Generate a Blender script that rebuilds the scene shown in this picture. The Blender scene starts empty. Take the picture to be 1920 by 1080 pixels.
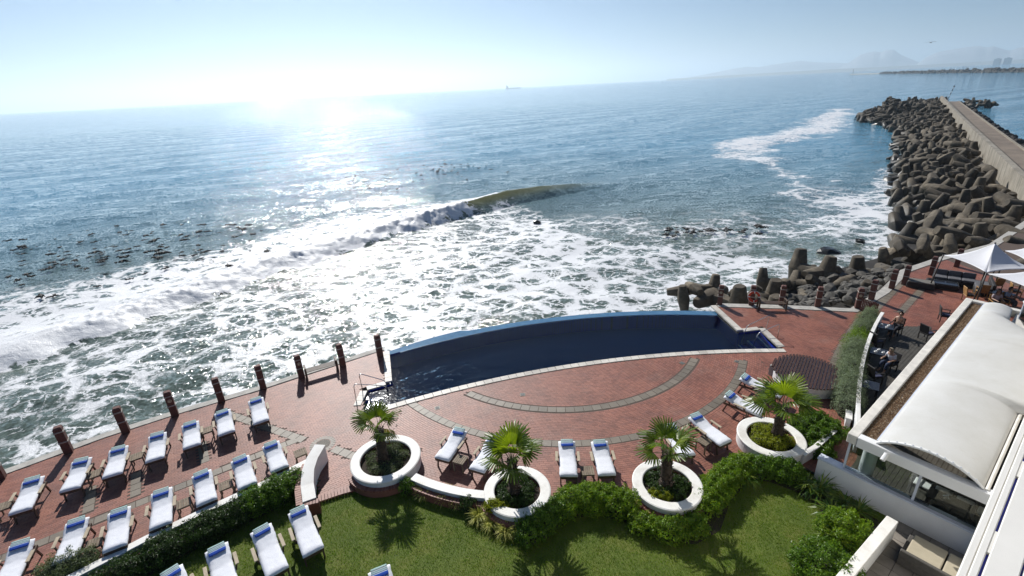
import bpy, bmesh, math, random
import numpy as np
from mathutils import Vector, Matrix, Euler
from mathutils.geometry import tessellate_polygon

random.seed(7)
RNG = np.random.default_rng(11)
SC = bpy.context.scene
COL = SC.collection
PI = math.pi
R = math.radians

# ------------------------------------------------------------------ camera
CAM_H, FOC = 14.0, 907.0            # metres above the terrace; focal length in photo pixels (1920 wide)
ROLL = math.atan(97.0 / 1920.0)
PITCH = math.atan((540 - 163.5) * math.cos(ROLL) / FOC)
_F = Vector((0, math.cos(PITCH), -math.sin(PITCH)))
_R0 = Vector((1, 0, 0)); _U0 = _R0.cross(_F)
_R = _R0 * math.cos(ROLL) - _U0 * math.sin(ROLL)
_U = _R0 * math.sin(ROLL) + _U0 * math.cos(ROLL)
cam_d = bpy.data.cameras.new('camera'); cam = bpy.data.objects.new('camera', cam_d); COL.objects.link(cam)
cam_d.sensor_width = 36.0; cam_d.lens = 36.0 * FOC / 1920.0
cam_d.clip_start = 0.1; cam_d.clip_end = 80000
m = Matrix.Identity(4)
for i, ax in enumerate((_R, _U, -_F)):
    for j in range(3): m[j][i] = ax[j]
m.translation = (0, 0, CAM_H)
cam.matrix_world = m
SC.camera = cam

# ------------------------------------------------------------------ sky, sun, exposure
SUN_AZ, SUN_EL = -19.0, 36.0        # azimuth clockwise from +Y, degrees
world = bpy.data.worlds.new('World'); SC.world = world; world.use_nodes = True
nt = world.node_tree
sky = nt.nodes.new('ShaderNodeTexSky'); sky.sky_type = 'NISHITA'; sky.sun_disc = False
sky.sun_elevation = R(SUN_EL); sky.sun_rotation = R(SUN_AZ)
sky.altitude = 0; sky.air_density = 1.0; sky.dust_density = 0.0; sky.ozone_density = 10.0
bg = nt.nodes['Background']; bg.inputs['Strength'].default_value = 0.05
nt.links.new(sky.outputs[0], bg.inputs[0])
sun_d = bpy.data.lights.new('sun', 'SUN'); sun_d.energy = 5.0; sun_d.angle = R(0.53); sun_d.color = (1.0, 0.97, 0.925)
sun = bpy.data.objects.new('sun', sun_d); COL.objects.link(sun)
_sd = Vector((math.sin(R(SUN_AZ)) * math.cos(R(SUN_EL)), math.cos(R(SUN_AZ)) * math.cos(R(SUN_EL)), math.sin(R(SUN_EL))))
sun.rotation_euler = _sd.to_track_quat('Z', 'Y').to_euler()
sun.location = (0, 0, 60)
SC.view_settings.view_transform = 'Standard'; SC.view_settings.look = 'None'
SC.view_settings.gamma = 1.0; SC.view_settings.use_curve_mapping = False
SC.view_settings.exposure = 0.22
SC.render.engine = 'CYCLES'
cy = SC.cycles
cy.use_denoising = True
try: cy.denoiser = 'OPENIMAGEDENOISE'
except Exception: pass
cy.max_bounces = 6; cy.diffuse_bounces = 1; cy.glossy_bounces = 3; cy.transmission_bounces = 4; cy.transparent_max_bounces = 8
cy.sample_clamp_indirect = 4.0; cy.caustics_reflective = False; cy.caustics_refractive = False
cy.volume_bounces = 1

SEA = -3.5

# ------------------------------------------------------------------ helpers
def G(px, py, z=0.0):
    """point at height z on the sight line of photo pixel (px, py)"""
    d = _F + _R * ((px - 960) / FOC) + _U * ((540 - py) / FOC)
    t = (z - CAM_H) / d.z
    return Vector((d.x * t, d.y * t, z))
def GA(px, py, dist, z=None):
    """point on a sight line at a ground distance (far things)"""
    d = _F + _R * ((px - 960) / FOC) + _U * ((540 - py) / FOC)
    t = dist / math.hypot(d.x, d.y)
    return Vector((d.x * t, d.y * t, CAM_H + d.z * t if z is None else z))
def to_px(p):
    w = Vector(p) - Vector((0, 0, CAM_H)); f = w.dot(_F)
    if f <= 0: return (-9999, -9999)
    return (960 + FOC * w.dot(_R) / f, 540 - FOC * w.dot(_U) / f)

class MB:
    def __init__(s): s.v = []; s.f = []; s.mi = []; s.cur = 0
    def add(s, vs, fs):
        o = len(s.v); s.v.extend([tuple(p) for p in vs])
        for f in fs: s.f.append(tuple(i + o for i in f)); s.mi.append(s.cur)
        return s
    def box(s, c, d, rz=0.0, top=1.0, rot=None):
        """box centred at c, size d, turned rz; top scales the upper face"""
        M = rot if rot is not None else Matrix.Rotation(rz, 3, 'Z'); c = Vector(c); vs = []
        for z, k in ((-.5, 1), (.5, top)):
            for x, y in ((-.5, -.5), (.5, -.5), (.5, .5), (-.5, .5)):
                vs.append(c + M @ Vector((x * d[0] * k, y * d[1] * k, z * d[2])))
        return s.add(vs, [(3, 2, 1, 0), (4, 5, 6, 7), (0, 1, 5, 4), (1, 2, 6, 5), (2, 3, 7, 6), (3, 0, 4, 7)])
    def beam(s, a, b, w, h, up=(0, 0, 1)):
        a, b = Vector(a), Vector(b); d = b - a; L = d.length; d.normalize(); up = Vector(up)
        x = d.cross(up)
        if x.length < 1e-4: x = d.cross(Vector((1, 0, 0)))
        x.normalize(); y = x.cross(d)
        vs = []
        for p in (a, b):
            for i, j in ((-.5, -.5), (.5, -.5), (.5, .5), (-.5, .5)): vs.append(p + x * (i * w) + y * (j * h))
        return s.add(vs, [(0, 1, 2, 3), (7, 6, 5, 4), (4, 5, 1, 0), (5, 6, 2, 1), (6, 7, 3, 2), (7, 4, 0, 3)])
    def tube(s, pts, rad, n=8, cap=True):
        pts = [Vector(p) for p in pts]; k = len(pts)
        if not hasattr(rad, '__len__'): rad = [rad] * k
        vs = []; ref = Vector((0, 0, 1))
        for i, p in enumerate(pts):
            d = (pts[min(i + 1, k - 1)] - pts[max(i - 1, 0)]).normalized()
            x = d.cross(ref)
            if x.length < .05: x = d.cross(Vector((1, 0, 0)))
            x.normalize(); y = d.cross(x)
            for j in range(n):
                a = 2 * PI * j / n; vs.append(p + (x * math.cos(a) + y * math.sin(a)) * rad[i])
        fs = []
        for i in range(k - 1):
            for j in range(n):
                j2 = (j + 1) % n; fs.append((i * n + j, i * n + j2, (i + 1) * n + j2, (i + 1) * n + j))
        if cap: fs.append(tuple(reversed(range(n)))); fs.append(tuple((k - 1) * n + j for j in range(n)))
        return s.add(vs, fs)
    def lathe(s, prof, n=24, c=(0, 0, 0), a0=0.0, a1=2 * PI, closed=False):
        """profile of (r, z); closed joins its last point to its first"""
        full = abs(a1 - a0 - 2 * PI) < 1e-6; m_ = n if full else n + 1; k = len(prof); vs = []
        for i in range(m_):
            a = a0 + (a1 - a0) * i / n
            for r, z in prof: vs.append((c[0] + r * math.cos(a), c[1] + r * math.sin(a), c[2] + z))
        fs = []
        for i in range(n):
            i2 = (i + 1) % m_
            for j in range(k if closed else k - 1):
                j2 = (j + 1) % k; fs.append((i * k + j, i2 * k + j, i2 * k + j2, i * k + j2))
        return s.add(vs, fs)
    def prism(s, poly, z0, z1, bottom=True):
        n = len(poly); a = sum(poly[i][0] * poly[(i + 1) % n][1] - poly[(i + 1) % n][0] * poly[i][1] for i in range(n))
        if a < 0: poly = list(reversed(poly))
        vs = [(p[0], p[1], z0) for p in poly] + [(p[0], p[1], z1) for p in poly]
        fs = [(i, (i + 1) % n, (i + 1) % n + n, i + n) for i in range(n)]
        tris = tessellate_polygon([[Vector((p[0], p[1], 0)) for p in poly]])
        for t in tris:
            A, B, C = (Vector((*poly[i][:2], 0)) for i in t)
            t = tuple(t) if (B - A).cross(C - A).z > 0 else tuple(reversed(t))
            fs.append(tuple(i + n for i in t))
            if bottom: fs.append(tuple(reversed(t)))
        return s.add(vs, fs)
    def sheet(s, poly, z, holes=()):
        loops = [[Vector((p[0], p[1], 0)) for p in l] for l in (poly, *holes)]
        flat = [p for l in loops for p in l]
        fs = []
        for t in tessellate_polygon(loops):
            A, B, C = (flat[i] for i in t)
            fs.append(tuple(t) if (B - A).cross(C - A).z > 0 else tuple(reversed(t)))
        return s.add([(p.x, p.y, z) for p in flat], fs)
    def strip(s, left, right):
        n = len(left); vs = list(left) + list(right)
        return s.add(vs, [(i, n + i, n + i + 1, i + 1) for i in range(n - 1)])
    def wall(s, path, w, z0, z1, batter=0.0):
        """a wall of width w along a path of (x, y)"""
        L, Rr = offset(path, w / 2), offset(path, -w / 2)
        return s.prism(L + list(reversed(Rr)), z0, z1)
    def build(s, name, mat, parent=None, smooth=False, bevel=0.0, seg=1, world=True):
        me = bpy.data.meshes.new(name); me.from_pydata(s.v, [], s.f)
        mats = mat if isinstance(mat, (list, tuple)) else [mat]
        for m_ in mats: me.materials.append(m_)
        if len(mats) > 1: me.polygons.foreach_set('material_index', s.mi)
        if smooth: me.polygons.foreach_set('use_smooth', [True] * len(me.polygons))
        me.update()
        o = bpy.data.objects.new(name, me); COL.objects.link(o)
        if bevel:
            b = o.modifiers.new('bevel', 'BEVEL'); b.width = bevel; b.segments = seg; b.limit_method = 'ANGLE'; b.angle_limit = R(40)
        if parent is not None:
            o.parent = parent
            if world and parent.type == 'EMPTY' and parent.get('_w'): o.location = -Vector(parent.location)
        return o
def take(o):
    me = o.data; bpy.data.objects.remove(o); return me
def offset(path, d):
    out = []; n = len(path)
    for i in range(n):
        a = Vector(path[max(i - 1, 0)][:2]); b = Vector(path[min(i + 1, n - 1)][:2])
        t = (b - a).normalized(); out.append((path[i][0] - t.y * d, path[i][1] + t.x * d))
    return out
def np_mesh(name, V, Fq, mat, parent=None, smooth=False, attrs=None):
    """fast mesh from numpy: V (n,3), Fq (m,k) faces all with k corners"""
    V = np.ascontiguousarray(V, np.float32); Fq = np.ascontiguousarray(Fq, np.int32); k = Fq.shape[1]
    me = bpy.data.meshes.new(name); me.vertices.add(len(V)); me.vertices.foreach_set('co', V.ravel())
    me.loops.add(Fq.size); me.loops.foreach_set('vertex_index', Fq.ravel())
    me.polygons.add(len(Fq)); me.polygons.foreach_set('loop_start', np.arange(0, Fq.size, k, dtype=np.int32))
    me.polygons.foreach_set('loop_total', np.full(len(Fq), k, np.int32))
    me.polygons.foreach_set('use_smooth', np.full(len(Fq), bool(smooth)))
    for nm, arr in (attrs or {}).items():
        at = me.attributes.new(nm, 'FLOAT', 'POINT'); at.data.foreach_set('value', np.ascontiguousarray(arr, np.float32))
    mats = mat if isinstance(mat, (list, tuple)) else [mat]
    for m_ in mats: me.materials.append(m_)
    me.update(calc_edges=True); me.validate()
    o = bpy.data.objects.new(name, me); COL.objects.link(o)
    if parent is not None:
        o.parent = parent
        if parent.type == 'EMPTY' and parent.get('_w'): o.location = -Vector(parent.location)
    return o
def thing(name, label, cat, loc=(0, 0, 0), rz=0.0, group=None, world=False):
    """an Empty at the thing's base; world=True: its parts are given in world coordinates"""
    o = bpy.data.objects.new(name, None); COL.objects.link(o); o.empty_display_size = .2
    o.location = loc; o.rotation_euler = (0, 0, rz); o['label'] = label; o['category'] = cat
    if group: o['group'] = group
    if world: o['_w'] = 1
    return o
def tag(o, label, cat, group=None):
    o['label'] = label; o['category'] = cat
    if group: o['group'] = group
    return o
def struct(o): o['kind'] = 'structure'; return o
def stuff(o): o['kind'] = 'stuff'; return o
def place(o, loc=None, rz=None, scale=None):
    if loc is not None: o.location = loc
    if rz is not None: o.rotation_euler = (0, 0, rz)
    if scale is not None: o.scale = (scale,) * 3
    return o
_KIDS = {}
def copy_tree(src, label=None):
    c = src.copy(); COL.objects.link(c)
    for ch in list(src.children):
        d = copy_tree(ch); d.parent = c
    if label: c['label'] = label
    return c
# numpy value noise
_perm = RNG.permutation(512); _val = RNG.random(512)
def vnoise(x, y):
    xi = np.floor(x).astype(int); yi = np.floor(y).astype(int); fx = x - xi; fy = y - yi
    fx = fx * fx * (3 - 2 * fx); fy = fy * fy * (3 - 2 * fy)
    h = lambda a, b: _val[(_perm[a & 511] + b) & 511]
    return (h(xi, yi) * (1 - fx) + h(xi + 1, yi) * fx) * (1 - fy) + (h(xi, yi + 1) * (1 - fx) + h(xi + 1, yi + 1) * fx) * fy
def fbm(x, y, o=4):
    s = 0; a = .5
    for i in range(o): s = s + a * vnoise(x, y); x = x * 2.03 + 17.3; y = y * 2.03 - 9.1; a *= .5
    return s
def poly_in(x, y, poly):
    x = np.asarray(x); y = np.asarray(y); ins = np.zeros(x.shape, bool); n = len(poly)
    for i in range(n):
        x0, y0 = poly[i][0], poly[i][1]; x1, y1 = poly[(i + 1) % n][0], poly[(i + 1) % n][1]
        if y0 == y1: continue
        c = ((y0 > y) != (y1 > y)) & (x < (x1 - x0) * (y - y0) / (y1 - y0) + x0); ins ^= c
    return ins
def seg_dist(x, y, path):
    """distance to a polyline, arc parameter (0..1) and side (+ = to the left of travel)"""
    P = np.array([p[:2] for p in path], float); L = np.r_[0, np.cumsum(np.linalg.norm(np.diff(P, axis=0), axis=1))]
    best = np.full(x.shape, 1e9); tt = np.zeros(x.shape); sd = np.zeros(x.shape)
    for i in range(len(P) - 1):
        d = P[i + 1] - P[i]; l2 = d @ d
        t = np.clip(((x - P[i, 0]) * d[0] + (y - P[i, 1]) * d[1]) / l2, 0, 1)
        qx = x - P[i, 0] - t * d[0]; qy = y - P[i, 1] - t * d[1]; D = np.hypot(qx, qy); m_ = D < best
        best[m_] = D[m_]; tt[m_] = ((L[i] + t * math.sqrt(l2)) / L[-1])[m_]; sd[m_] = np.sign(d[0] * qy - d[1] * qx)[m_]
    return best, tt, sd

# ------------------------------------------------------------------ materials
class NT:
    def __init__(s, name):
        s.m = bpy.data.materials.new(name); s.m.use_nodes = True; s.t = s.m.node_tree; s.b = s.t.nodes['Principled BSDF']; s.out = s.t.nodes['Material Output']
    def n(s, typ, **kw):
        nd = s.t.nodes.new('ShaderNode' + typ)
        for k, v in kw.items():
            if k in nd.inputs.keys() if isinstance(k, str) else False: nd.inputs[k].default_value = v
            else: setattr(nd, k, v)
        return nd
    def l(s, a, b): s.t.links.new(a, b)
    def pos(s, obj=False):
        if obj: return s.n('TexCoord').outputs['Object']
        return s.n('NewGeometry').outputs['Position']
    def noise(s, vec, scale, detail=3, rough=.55):
        nd = s.n('TexNoise'); nd.inputs['Scale'].default_value = scale; nd.inputs['Detail'].default_value = detail; nd.inputs['Roughness'].default_value = rough
        s.l(vec, nd.inputs['Vector']); return nd
    def ramp(s, fac, stops, interp='LINEAR'):
        nd = s.n('ValToRGB'); e = nd.color_ramp.elements; nd.color_ramp.interpolation = interp
        while len(e) < len(stops): e.new(.5)
        for el, (p, c) in zip(e, stops):
            el.position = p; el.color = (*c, 1) if hasattr(c, '__len__') else (c, c, c, 1)
        s.l(fac, nd.inputs[0]); return nd.outputs[0]
    def math(s, op, a, b=None, clamp=False):
        nd = s.n('Math', operation=op, use_clamp=clamp)
        for i, v in enumerate((a, b)):
            if v is None: continue
            if hasattr(v, 'is_linked') or hasattr(v, 'links'): s.l(v, nd.inputs[i])
            else: nd.inputs[i].default_value = v
        return nd.outputs[0]
    def mix(s, fac, a, b, blend='MIX'):
        nd = s.n('Mix', data_type='RGBA', blend_type=blend)
        for sock, v in ((nd.inputs[0], fac), (nd.inputs[6], a), (nd.inputs[7], b)):
            if hasattr(v, 'links'): s.l(v, sock)
            else: sock.default_value = v if not hasattr(v, '__len__') else (*v[:3], 1)
        return nd.outputs[2]
    def bump(s, h, strength=.3, dist=.02):
        nd = s.n('Bump'); nd.inputs['Strength'].default_value = strength; nd.inputs['Distance'].default_value = dist
        s.l(h, nd.inputs['Height']); s.l(nd.outputs[0], s.b.inputs['Normal']); return nd
    def set(s, **kw):
        for k, v in kw.items():
            sock = s.b.inputs[k.replace('_', ' ')]
            if hasattr(v, 'links'): s.l(v, sock)
            else: sock.default_value = v if not hasattr(v, '__len__') else (*v[:3], 1)
        return s
def simple(name, col, rough=.6, var=.18, scale=3.0, bump=.15, bscale=None, obj=False, metal=0.0, spec=.5, var_obj=0.0):
    """a base colour that wanders a little, with fine relief"""
    t = NT(name); p = t.pos(obj); nz = t.noise(p, scale, 4, .6)
    c0 = [max(0, c * (1 - var)) for c in col]; c1 = [c * (1 + var) for c in col]
    c = t.ramp(nz.outputs[0], [(.3, c0), (.7, c1)])
    if var_obj:
        oi = t.n('ObjectInfo'); k = t.math('MULTIPLY_ADD', oi.outputs['Random'], 2 * var_obj); k.node.inputs[2].default_value = 1 - var_obj
        mm = t.n('VectorMath', operation='SCALE'); t.l(c, mm.inputs[0]); t.l(k, mm.inputs['Scale']); c = mm.outputs[0]
    t.set(Base_Color=c, Roughness=rough, Metallic=metal); t.b.inputs['Specular IOR Level'].default_value = spec
    if bump:
        n2 = t.noise(p, bscale or scale * 8, 3, .6); t.bump(n2.outputs[0], bump, .02)
    return t.m
def leaf_mat(name, cols, rough=.5, trans=.35, spec=.35, patch=None):
    t = NT(name); g = t.n('NewGeometry'); c = t.ramp(g.outputs['Random Per Island'], [(i / max(1, len(cols) - 1), c) for i, c in enumerate(cols)])
    if patch:
        nz = t.noise(t.pos(), patch[0], 5, .65); c = t.mix(t.ramp(nz.outputs[0], [(.52, 0), (.72, .45)]), c, patch[1]); n2 = t.noise(t.pos(), patch[0] * .35, 3, .5); c = t.mix(t.ramp(n2.outputs[0], [(.40, .55), (.62, 0)]), c, patch[2])
    t.set(Base_Color=c, Roughness=rough); t.b.inputs['Specular IOR Level'].default_value = spec
    tr = t.n('BsdfTranslucent'); mm = t.mix(1.0, c, (1.25, 1.3, .45), 'MULTIPLY'); t.l(mm, tr.inputs[0])
    ms = t.n('MixShader'); ms.inputs[0].default_value = trans; t.l(t.b.outputs[0], ms.inputs[1]); t.l(tr.outputs[0], ms.inputs[2]); t.l(ms.outputs[0], t.out.inputs[0])
    return t.m
# ================================================================== SEA
WAVE = [(-52, 22), (-39.2, 32.5), (-37.8, 35.8), (-34.8, 39.4), (-32.4, 43.1), (-28.1, 50.5), (-24.6, 53.6), (-21, 58), (-15.8, 65.1), (-9.7, 69.7),
        (-6.8, 73), (-3.6, 75.9), (.8, 80.0), (8.7, 85.5), (17, 90), (27, 93)]
STREAK = [(165, 249), (126, 197), (104, 165), (84, 150), (66, 138), (57, 118), (55.5, 101.5), (52, 88), (48.7, 80), (48.6, 71), (47.5, 61)]
FRONT = [(-60, 20), (-39, 33), (-32.4, 43), (-24.6, 53.6), (-15.8, 65), (-6.8, 73), (1, 79), (5, 73), (7.5, 67), (12.9, 57.8), (21, 53.5), (25.5, 50), (30, 46), (41, 51), (46, 52), (40, 25), (10, 20), (-60, 0)]
BACK = [(-60, 20), (-39, 33), (-32.4, 43), (-24.6, 53.6), (-15.8, 65), (-6.8, 73), (-.5, 79), (-2, 84), (-14, 85), (-26, 80), (-31.3, 76), (-38, 64), (-45, 56), (-55, 49), (-75, 38)]

SLOPE = (.9, 1.55, .22)
def sea_material():
    t = NT('sea water'); p = t.pos()
    A = lambda n: t.n('Attribute', attribute_name=n).outputs['Fac']
    foam, turb, thin = A('foam'), A('turbid'), A('thin')
    # water body colour: blue offshore, lifted to include sky glare, grey green where the surf stirs up sand, olive painted for light through the thin wave
    nz = t.noise(p, .05, 3)
    deep = t.ramp(nz.outputs[0], [(.3, (.060, .215, .320)), (.7, (.078, .245, .355))])
    shal = t.ramp(nz.outputs[0], [(.3, (.095, .128, .108)), (.7, (.125, .158, .130))])
    c = t.mix(turb, deep, shal); c = t.mix(thin, c, (.17, .165, .055))
    # foam net: warped cells at two sizes, the film thickens with the foam attribute
    wz = t.noise(p, .45, 5, .65); wv = t.n('VectorMath', operation='MULTIPLY_ADD'); t.l(wz.outputs['Color'], wv.inputs[0]); wv.inputs[1].default_value = (3.4, 3.4, 0); t.l(p, wv.inputs[2])
    st = t.n('Mapping'); t.l(wv.outputs[0], st.inputs[0]); st.inputs['Rotation'].default_value = (0, 0, R(-38)); st.inputs['Scale'].default_value = (.62, 1.0, 1)
    def cells(sc):
        v = t.n('TexVoronoi', feature='DISTANCE_TO_EDGE', voronoi_dimensions='2D'); v.inputs['Scale'].default_value = sc; t.l(st.outputs[0], v.inputs['Vector']); return v.outputs['Distance']
    e1, e2 = cells(.42), cells(1.15)
    big = t.noise(p, .16, 4, .6); fine = t.noise(p, 3.2, 4, .7); mid = t.noise(st.outputs[0], .9, 4, .65)
    # threshold field
    dens = t.math('ADD', foam, t.math('MULTIPLY', t.math('SUBTRACT', big.outputs[0], .5), 1.1))
    net = t.math('MINIMUM', t.math('MULTIPLY', e1, 1.5), t.math('MULTIPLY', e2, 2.6))
    net = t.math('ADD', net, t.math('MULTIPLY', t.math('SUBTRACT', fine.outputs[0], .5), .42))
    net = t.math('ADD', net, t.math('MULTIPLY', t.math('SUBTRACT', mid.outputs[0], .5), .75))
    a = t.math('SUBTRACT', t.math('MULTIPLY', dens, .78), net)
    a = t.math('MULTIPLY_ADD', a, 5.0); a.node.inputs[2].default_value = .12; a.node.use_clamp = True
    gate = t.math('MULTIPLY', foam, 6.0, True); a = t.math('MULTIPLY', a, gate)
    solid = t.math('MULTIPLY', t.math('SUBTRACT', foam, .84), 9.0, True); a = t.math('MAXIMUM', a, solid)
    # ripples
    s1 = t.n('Mapping'); t.l(p, s1.inputs[0]); s1.inputs['Rotation'].default_value = (0, 0, R(-30)); s1.inputs['Scale'].default_value = (.55, 1.25, 1)
    r1 = t.noise(s1.outputs[0], .75, 5, .62); r2 = t.noise(p, 3.6, 3, .6); r3 = t.noise(s1.outputs[0], .12, 3, .5)
    def tilt(nd, k):
        q = t.n('VectorMath', operation='SUBTRACT'); t.l(nd.outputs['Color'], q.inputs[0]); q.inputs[1].default_value = (.5, .5, .5)
        w_ = t.n('VectorMath', operation='MULTIPLY'); t.l(q.outputs[0], w_.inputs[0]); w_.inputs[1].default_value = (k, k, 0); return w_.outputs[0]
    def add(a_, b_): q = t.n('VectorMath', operation='ADD'); t.l(a_, q.inputs[0]); t.l(b_, q.inputs[1]); return q.outputs[0]
    nv = add(add(tilt(r1, SLOPE[0]), tilt(r2, SLOPE[1])), tilt(r3, SLOPE[2])); sm_ = t.math('MULTIPLY_ADD', thin, -.85); sm_.node.inputs[2].default_value = 1.0; vs_ = t.n('VectorMath', operation='SCALE'); t.l(nv, vs_.inputs[0]); t.l(sm_, vs_.inputs['Scale']); nv = add(vs_.outputs[0], t.n('NewGeometry').outputs['Normal'])
    nn = t.n('VectorMath', operation='NORMALIZE'); t.l(nv, nn.inputs[0]); t.l(nn.outputs[0], t.b.inputs['Normal'])
    t.set(Base_Color=c, Roughness=.06); t.b.inputs['IOR'].default_value = 1.333
    fb = t.n('BsdfPrincipled'); fb.inputs['Base Color'].default_value = (.72, .73, .74, 1); fb.inputs['Roughness'].default_value = .55; fb.inputs['Subsurface Weight'].default_value = 0
    fh = t.math('ADD', t.math('MULTIPLY', fine.outputs[0], .10), t.math('MULTIPLY', mid.outputs[0], .22))
    b2 = t.n('Bump'); b2.inputs['Strength'].default_value = .45; b2.inputs['Distance'].default_value = 1.0; t.l(fh, b2.inputs['Height']); t.l(b2.outputs[0], fb.inputs['Normal'])
    ms = t.n('MixShader'); t.l(a, ms.inputs[0]); t.l(t.b.outputs[0], ms.inputs[1]); t.l(fb.outputs[0], ms.inputs[2]); t.l(ms.outputs[0], t.out.inputs[0])
    return t.m

def build_sea():
    az = np.radians(np.concatenate([np.arange(-82, -46, 1.0), np.arange(-46, 50, .16), np.arange(50, 83, 1.0)]))
    rr = [19.0]
    while rr[-1] < 26000:
        r = rr[-1]; rr.append(r + (.26 if r < 120 else max(.26, (r - 120) * .012 + .26) if r < 700 else r * .045))
    rr = np.array(rr); A, Rr = np.meshgrid(az, rr)
    x = np.sin(A) * Rr; y = np.cos(A) * Rr
    near = np.clip((420 - Rr) / 300, 0, 1)
    # swell and chop, dying out with distance where the grid cannot carry it
    z = np.zeros_like(x)
    d0 = np.array([.50, -.866])
    for k, (wl, amp, dev) in enumerate([(23, .10, 0), (14, .07, 12), (9, .05, -16), (5.2, .035, 25), (3.3, .022, -31)]):
        th = R(dev); dx = d0[0] * math.cos(th) - d0[1] * math.sin(th); dy = d0[0] * math.sin(th) + d0[1] * math.cos(th)
        ph = 2 * PI / wl * (x * dx + y * dy) + 3 * fbm(x / wl / 3, y / wl / 3, 2)
        z += amp * np.sin(ph) * np.clip((wl * 26 - Rr) / (wl * 10), 0, 1)
    D, T, S = seg_dist(x, y, WAVE)
    s = -D * S                                         # + in front of the wave (shore side)
    env = np.interp(T, [0, .08, .3, .5, .63, .72, .82, .95], [.25, .55, .85, 1.15, 1.75, 2.0, 1.2, .0])
    broken = np.interp(T, [0, .58, .628, .648], [1, 1, .9, 0])
    jag = (fbm(x * .45, y * .45, 4) - .5)
    s2 = s + jag * (1.5 * broken + .25); env = env * (1 + .22 * (fbm(x * .22 + 9, y * .22, 3) - .45))
    prof = np.where(s2 < 0, np.exp(-(s2 / 4.2) ** 2), np.clip(1 - s2 / (3.4 - 1.0 * broken), 0, 1) ** .85)
    prof = np.where(s2 < 0, prof, prof)
    z += env * prof
    puff = np.abs(fbm(x * 1.3 + 5, y * 1.3, 4) - .5) * 2
    lump = np.exp(-((s2 + 1.2) / 2.6) ** 2) * broken
    z += lump * (puff * .5) * np.clip(env, .4, 1.2)
    # foam
    inF = poly_in(x, y, FRONT); inB = poly_in(x, y, BACK)
    DF, _, _ = seg_dist(x, y, FRONT + FRONT[:1]); DB, _, _ = seg_dist(x, y, BACK[6:]); 
    big = fbm(x * .07 + 3, y * .07, 3)
    f = np.where(inF, np.clip(DF / 4.0, 0, 1) * (.60 + .35 * (big - .45)), 0)
    f = f * np.interp(x, [-40, -25, -8, 20, 40], [.35, .42, .60, .64, .50])
    fb = np.where(inB & (s < 0), np.clip(DB / 7.0, 0, 1) * (.36 + .62 * np.exp(-(-s) / 6.0)), 0)
    f = np.maximum(f, fb)
    f = np.maximum(f, np.where((T < .643), np.exp(-(np.maximum(np.abs(s2 + .6) - 1.9, 0) / 1.0) ** 2), 0) * broken)
    DS, TS, SS = seg_dist(x, y, STREAK)
    wS = np.interp(TS, [0, .25, .5, .62, .72, .85, 1], [2.5, 7, 9, 6.5, 5.0, 3.4, 2.2])
    fs = np.clip(1.15 - (DS + (fbm(x * .12, y * .12, 4) - .5) * 14) / wS, 0, 1) * .59
    f = np.maximum(f, fs)
    # thin lace near the breakwater and along the terrace foot
    DW, _, _ = seg_dist(x, y, [(40, 46), (47, 55.5), (54, 66), (72, 88.5)])
    f = np.maximum(f, np.clip(1 - DW / 5.0, 0, 1) * .5)
    far = [(15, 62), (38, 62), (46, 66), (60, 84)]
    D2, _, _ = seg_dist(x, y, [(10, 60), (25, 58), (40, 56), (52, 70)])
    f = np.maximum(f, np.clip(1 - D2 / 12.0, 0, 1) * .24)
    dist_shore = Rr
    turb = np.clip(1.15 - (Rr - 45) / 95.0, 0, 1) ** 1.2
    thin = np.exp(-((s - .5) / 1.5) ** 2) * np.interp(T, [0, .52, .60, .70, .81, .91], [0, 0, .8, 1, .7, 0]) * near
    V = np.stack([x, y, z + SEA], -1).reshape(-1, 3); n1, n2 = x.shape
    I = np.arange(n1 * n2).reshape(n1, n2)
    Fq = np.stack([I[:-1, :-1], I[:-1, 1:], I[1:, 1:], I[1:, :-1]], -1).reshape(-1, 4)[:, ::-1]
    o = np_mesh('sea', V, Fq, sea_material(), smooth=True, attrs=dict(foam=f.ravel(), turbid=turb.ravel(), thin=thin.ravel()))
    return struct(o)
build_sea()

# ================================================================== HAZE
hz = MB(); hz.box((0, 9000, 287), (60000, 60000, 586))
t = NT('haze air'); t.t.nodes.remove(t.b); pv = t.n('VolumePrincipled'); pv.inputs['Color'].default_value = (.79, .915, 1.0, 1)
pv.inputs['Density'].default_value = 1.35e-4; pv.inputs['Anisotropy'].default_value = .52; t.l(pv.outputs[0], t.out.inputs['Volume'])
stuff(hz.build('haze', t.m))

# ================================================================== FAR LAND
M_MTN = simple('mountain rock', (.30, .30, .31), .9, .2, .002, 0)
M_LAND = simple('far shore scrub', (.22, .22, .19), .9, .25, .01, 0)
def ridge(name, pts, dist, depth, seedk, mat=M_MTN, label=None):
    """a range of hills: skyline given as (px, py), with real depth behind and in front of the crest"""
    xs = np.linspace(pts[0][0], pts[-1][0], 90); ys = np.interp(xs, [p[0] for p in pts], [p[1] for p in pts])
    rows = 9; V = []
    for j in range(rows):
        k = (j - 4) / 4.0; fall = max(0.0, 1 - abs(k) ** 1.2)
        for i, (a, b) in enumerate(zip(xs, ys)):
            p = GA(a, b, dist); h = max(2.0, p.z - SEA); n = float(fbm(np.array([i * .13 + seedk]), np.array([j * .7]), 4)[0])
            f = fall * (1 if j == 4 else (.92 + .16 * n)); q = GA(a, b, dist + k * depth / 2)
            V.append((q.x, q.y, SEA - .5 + h * min(f, 1)))
    I = np.arange(rows * 90).reshape(rows, 90)
    Fq = np.stack([I[:-1, :-1], I[:-1, 1:], I[1:, 1:], I[1:, :-1]], -1).reshape(-1, 4)
    return struct(np_mesh(name, np.array(V), Fq, mat, smooth=True))
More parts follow.
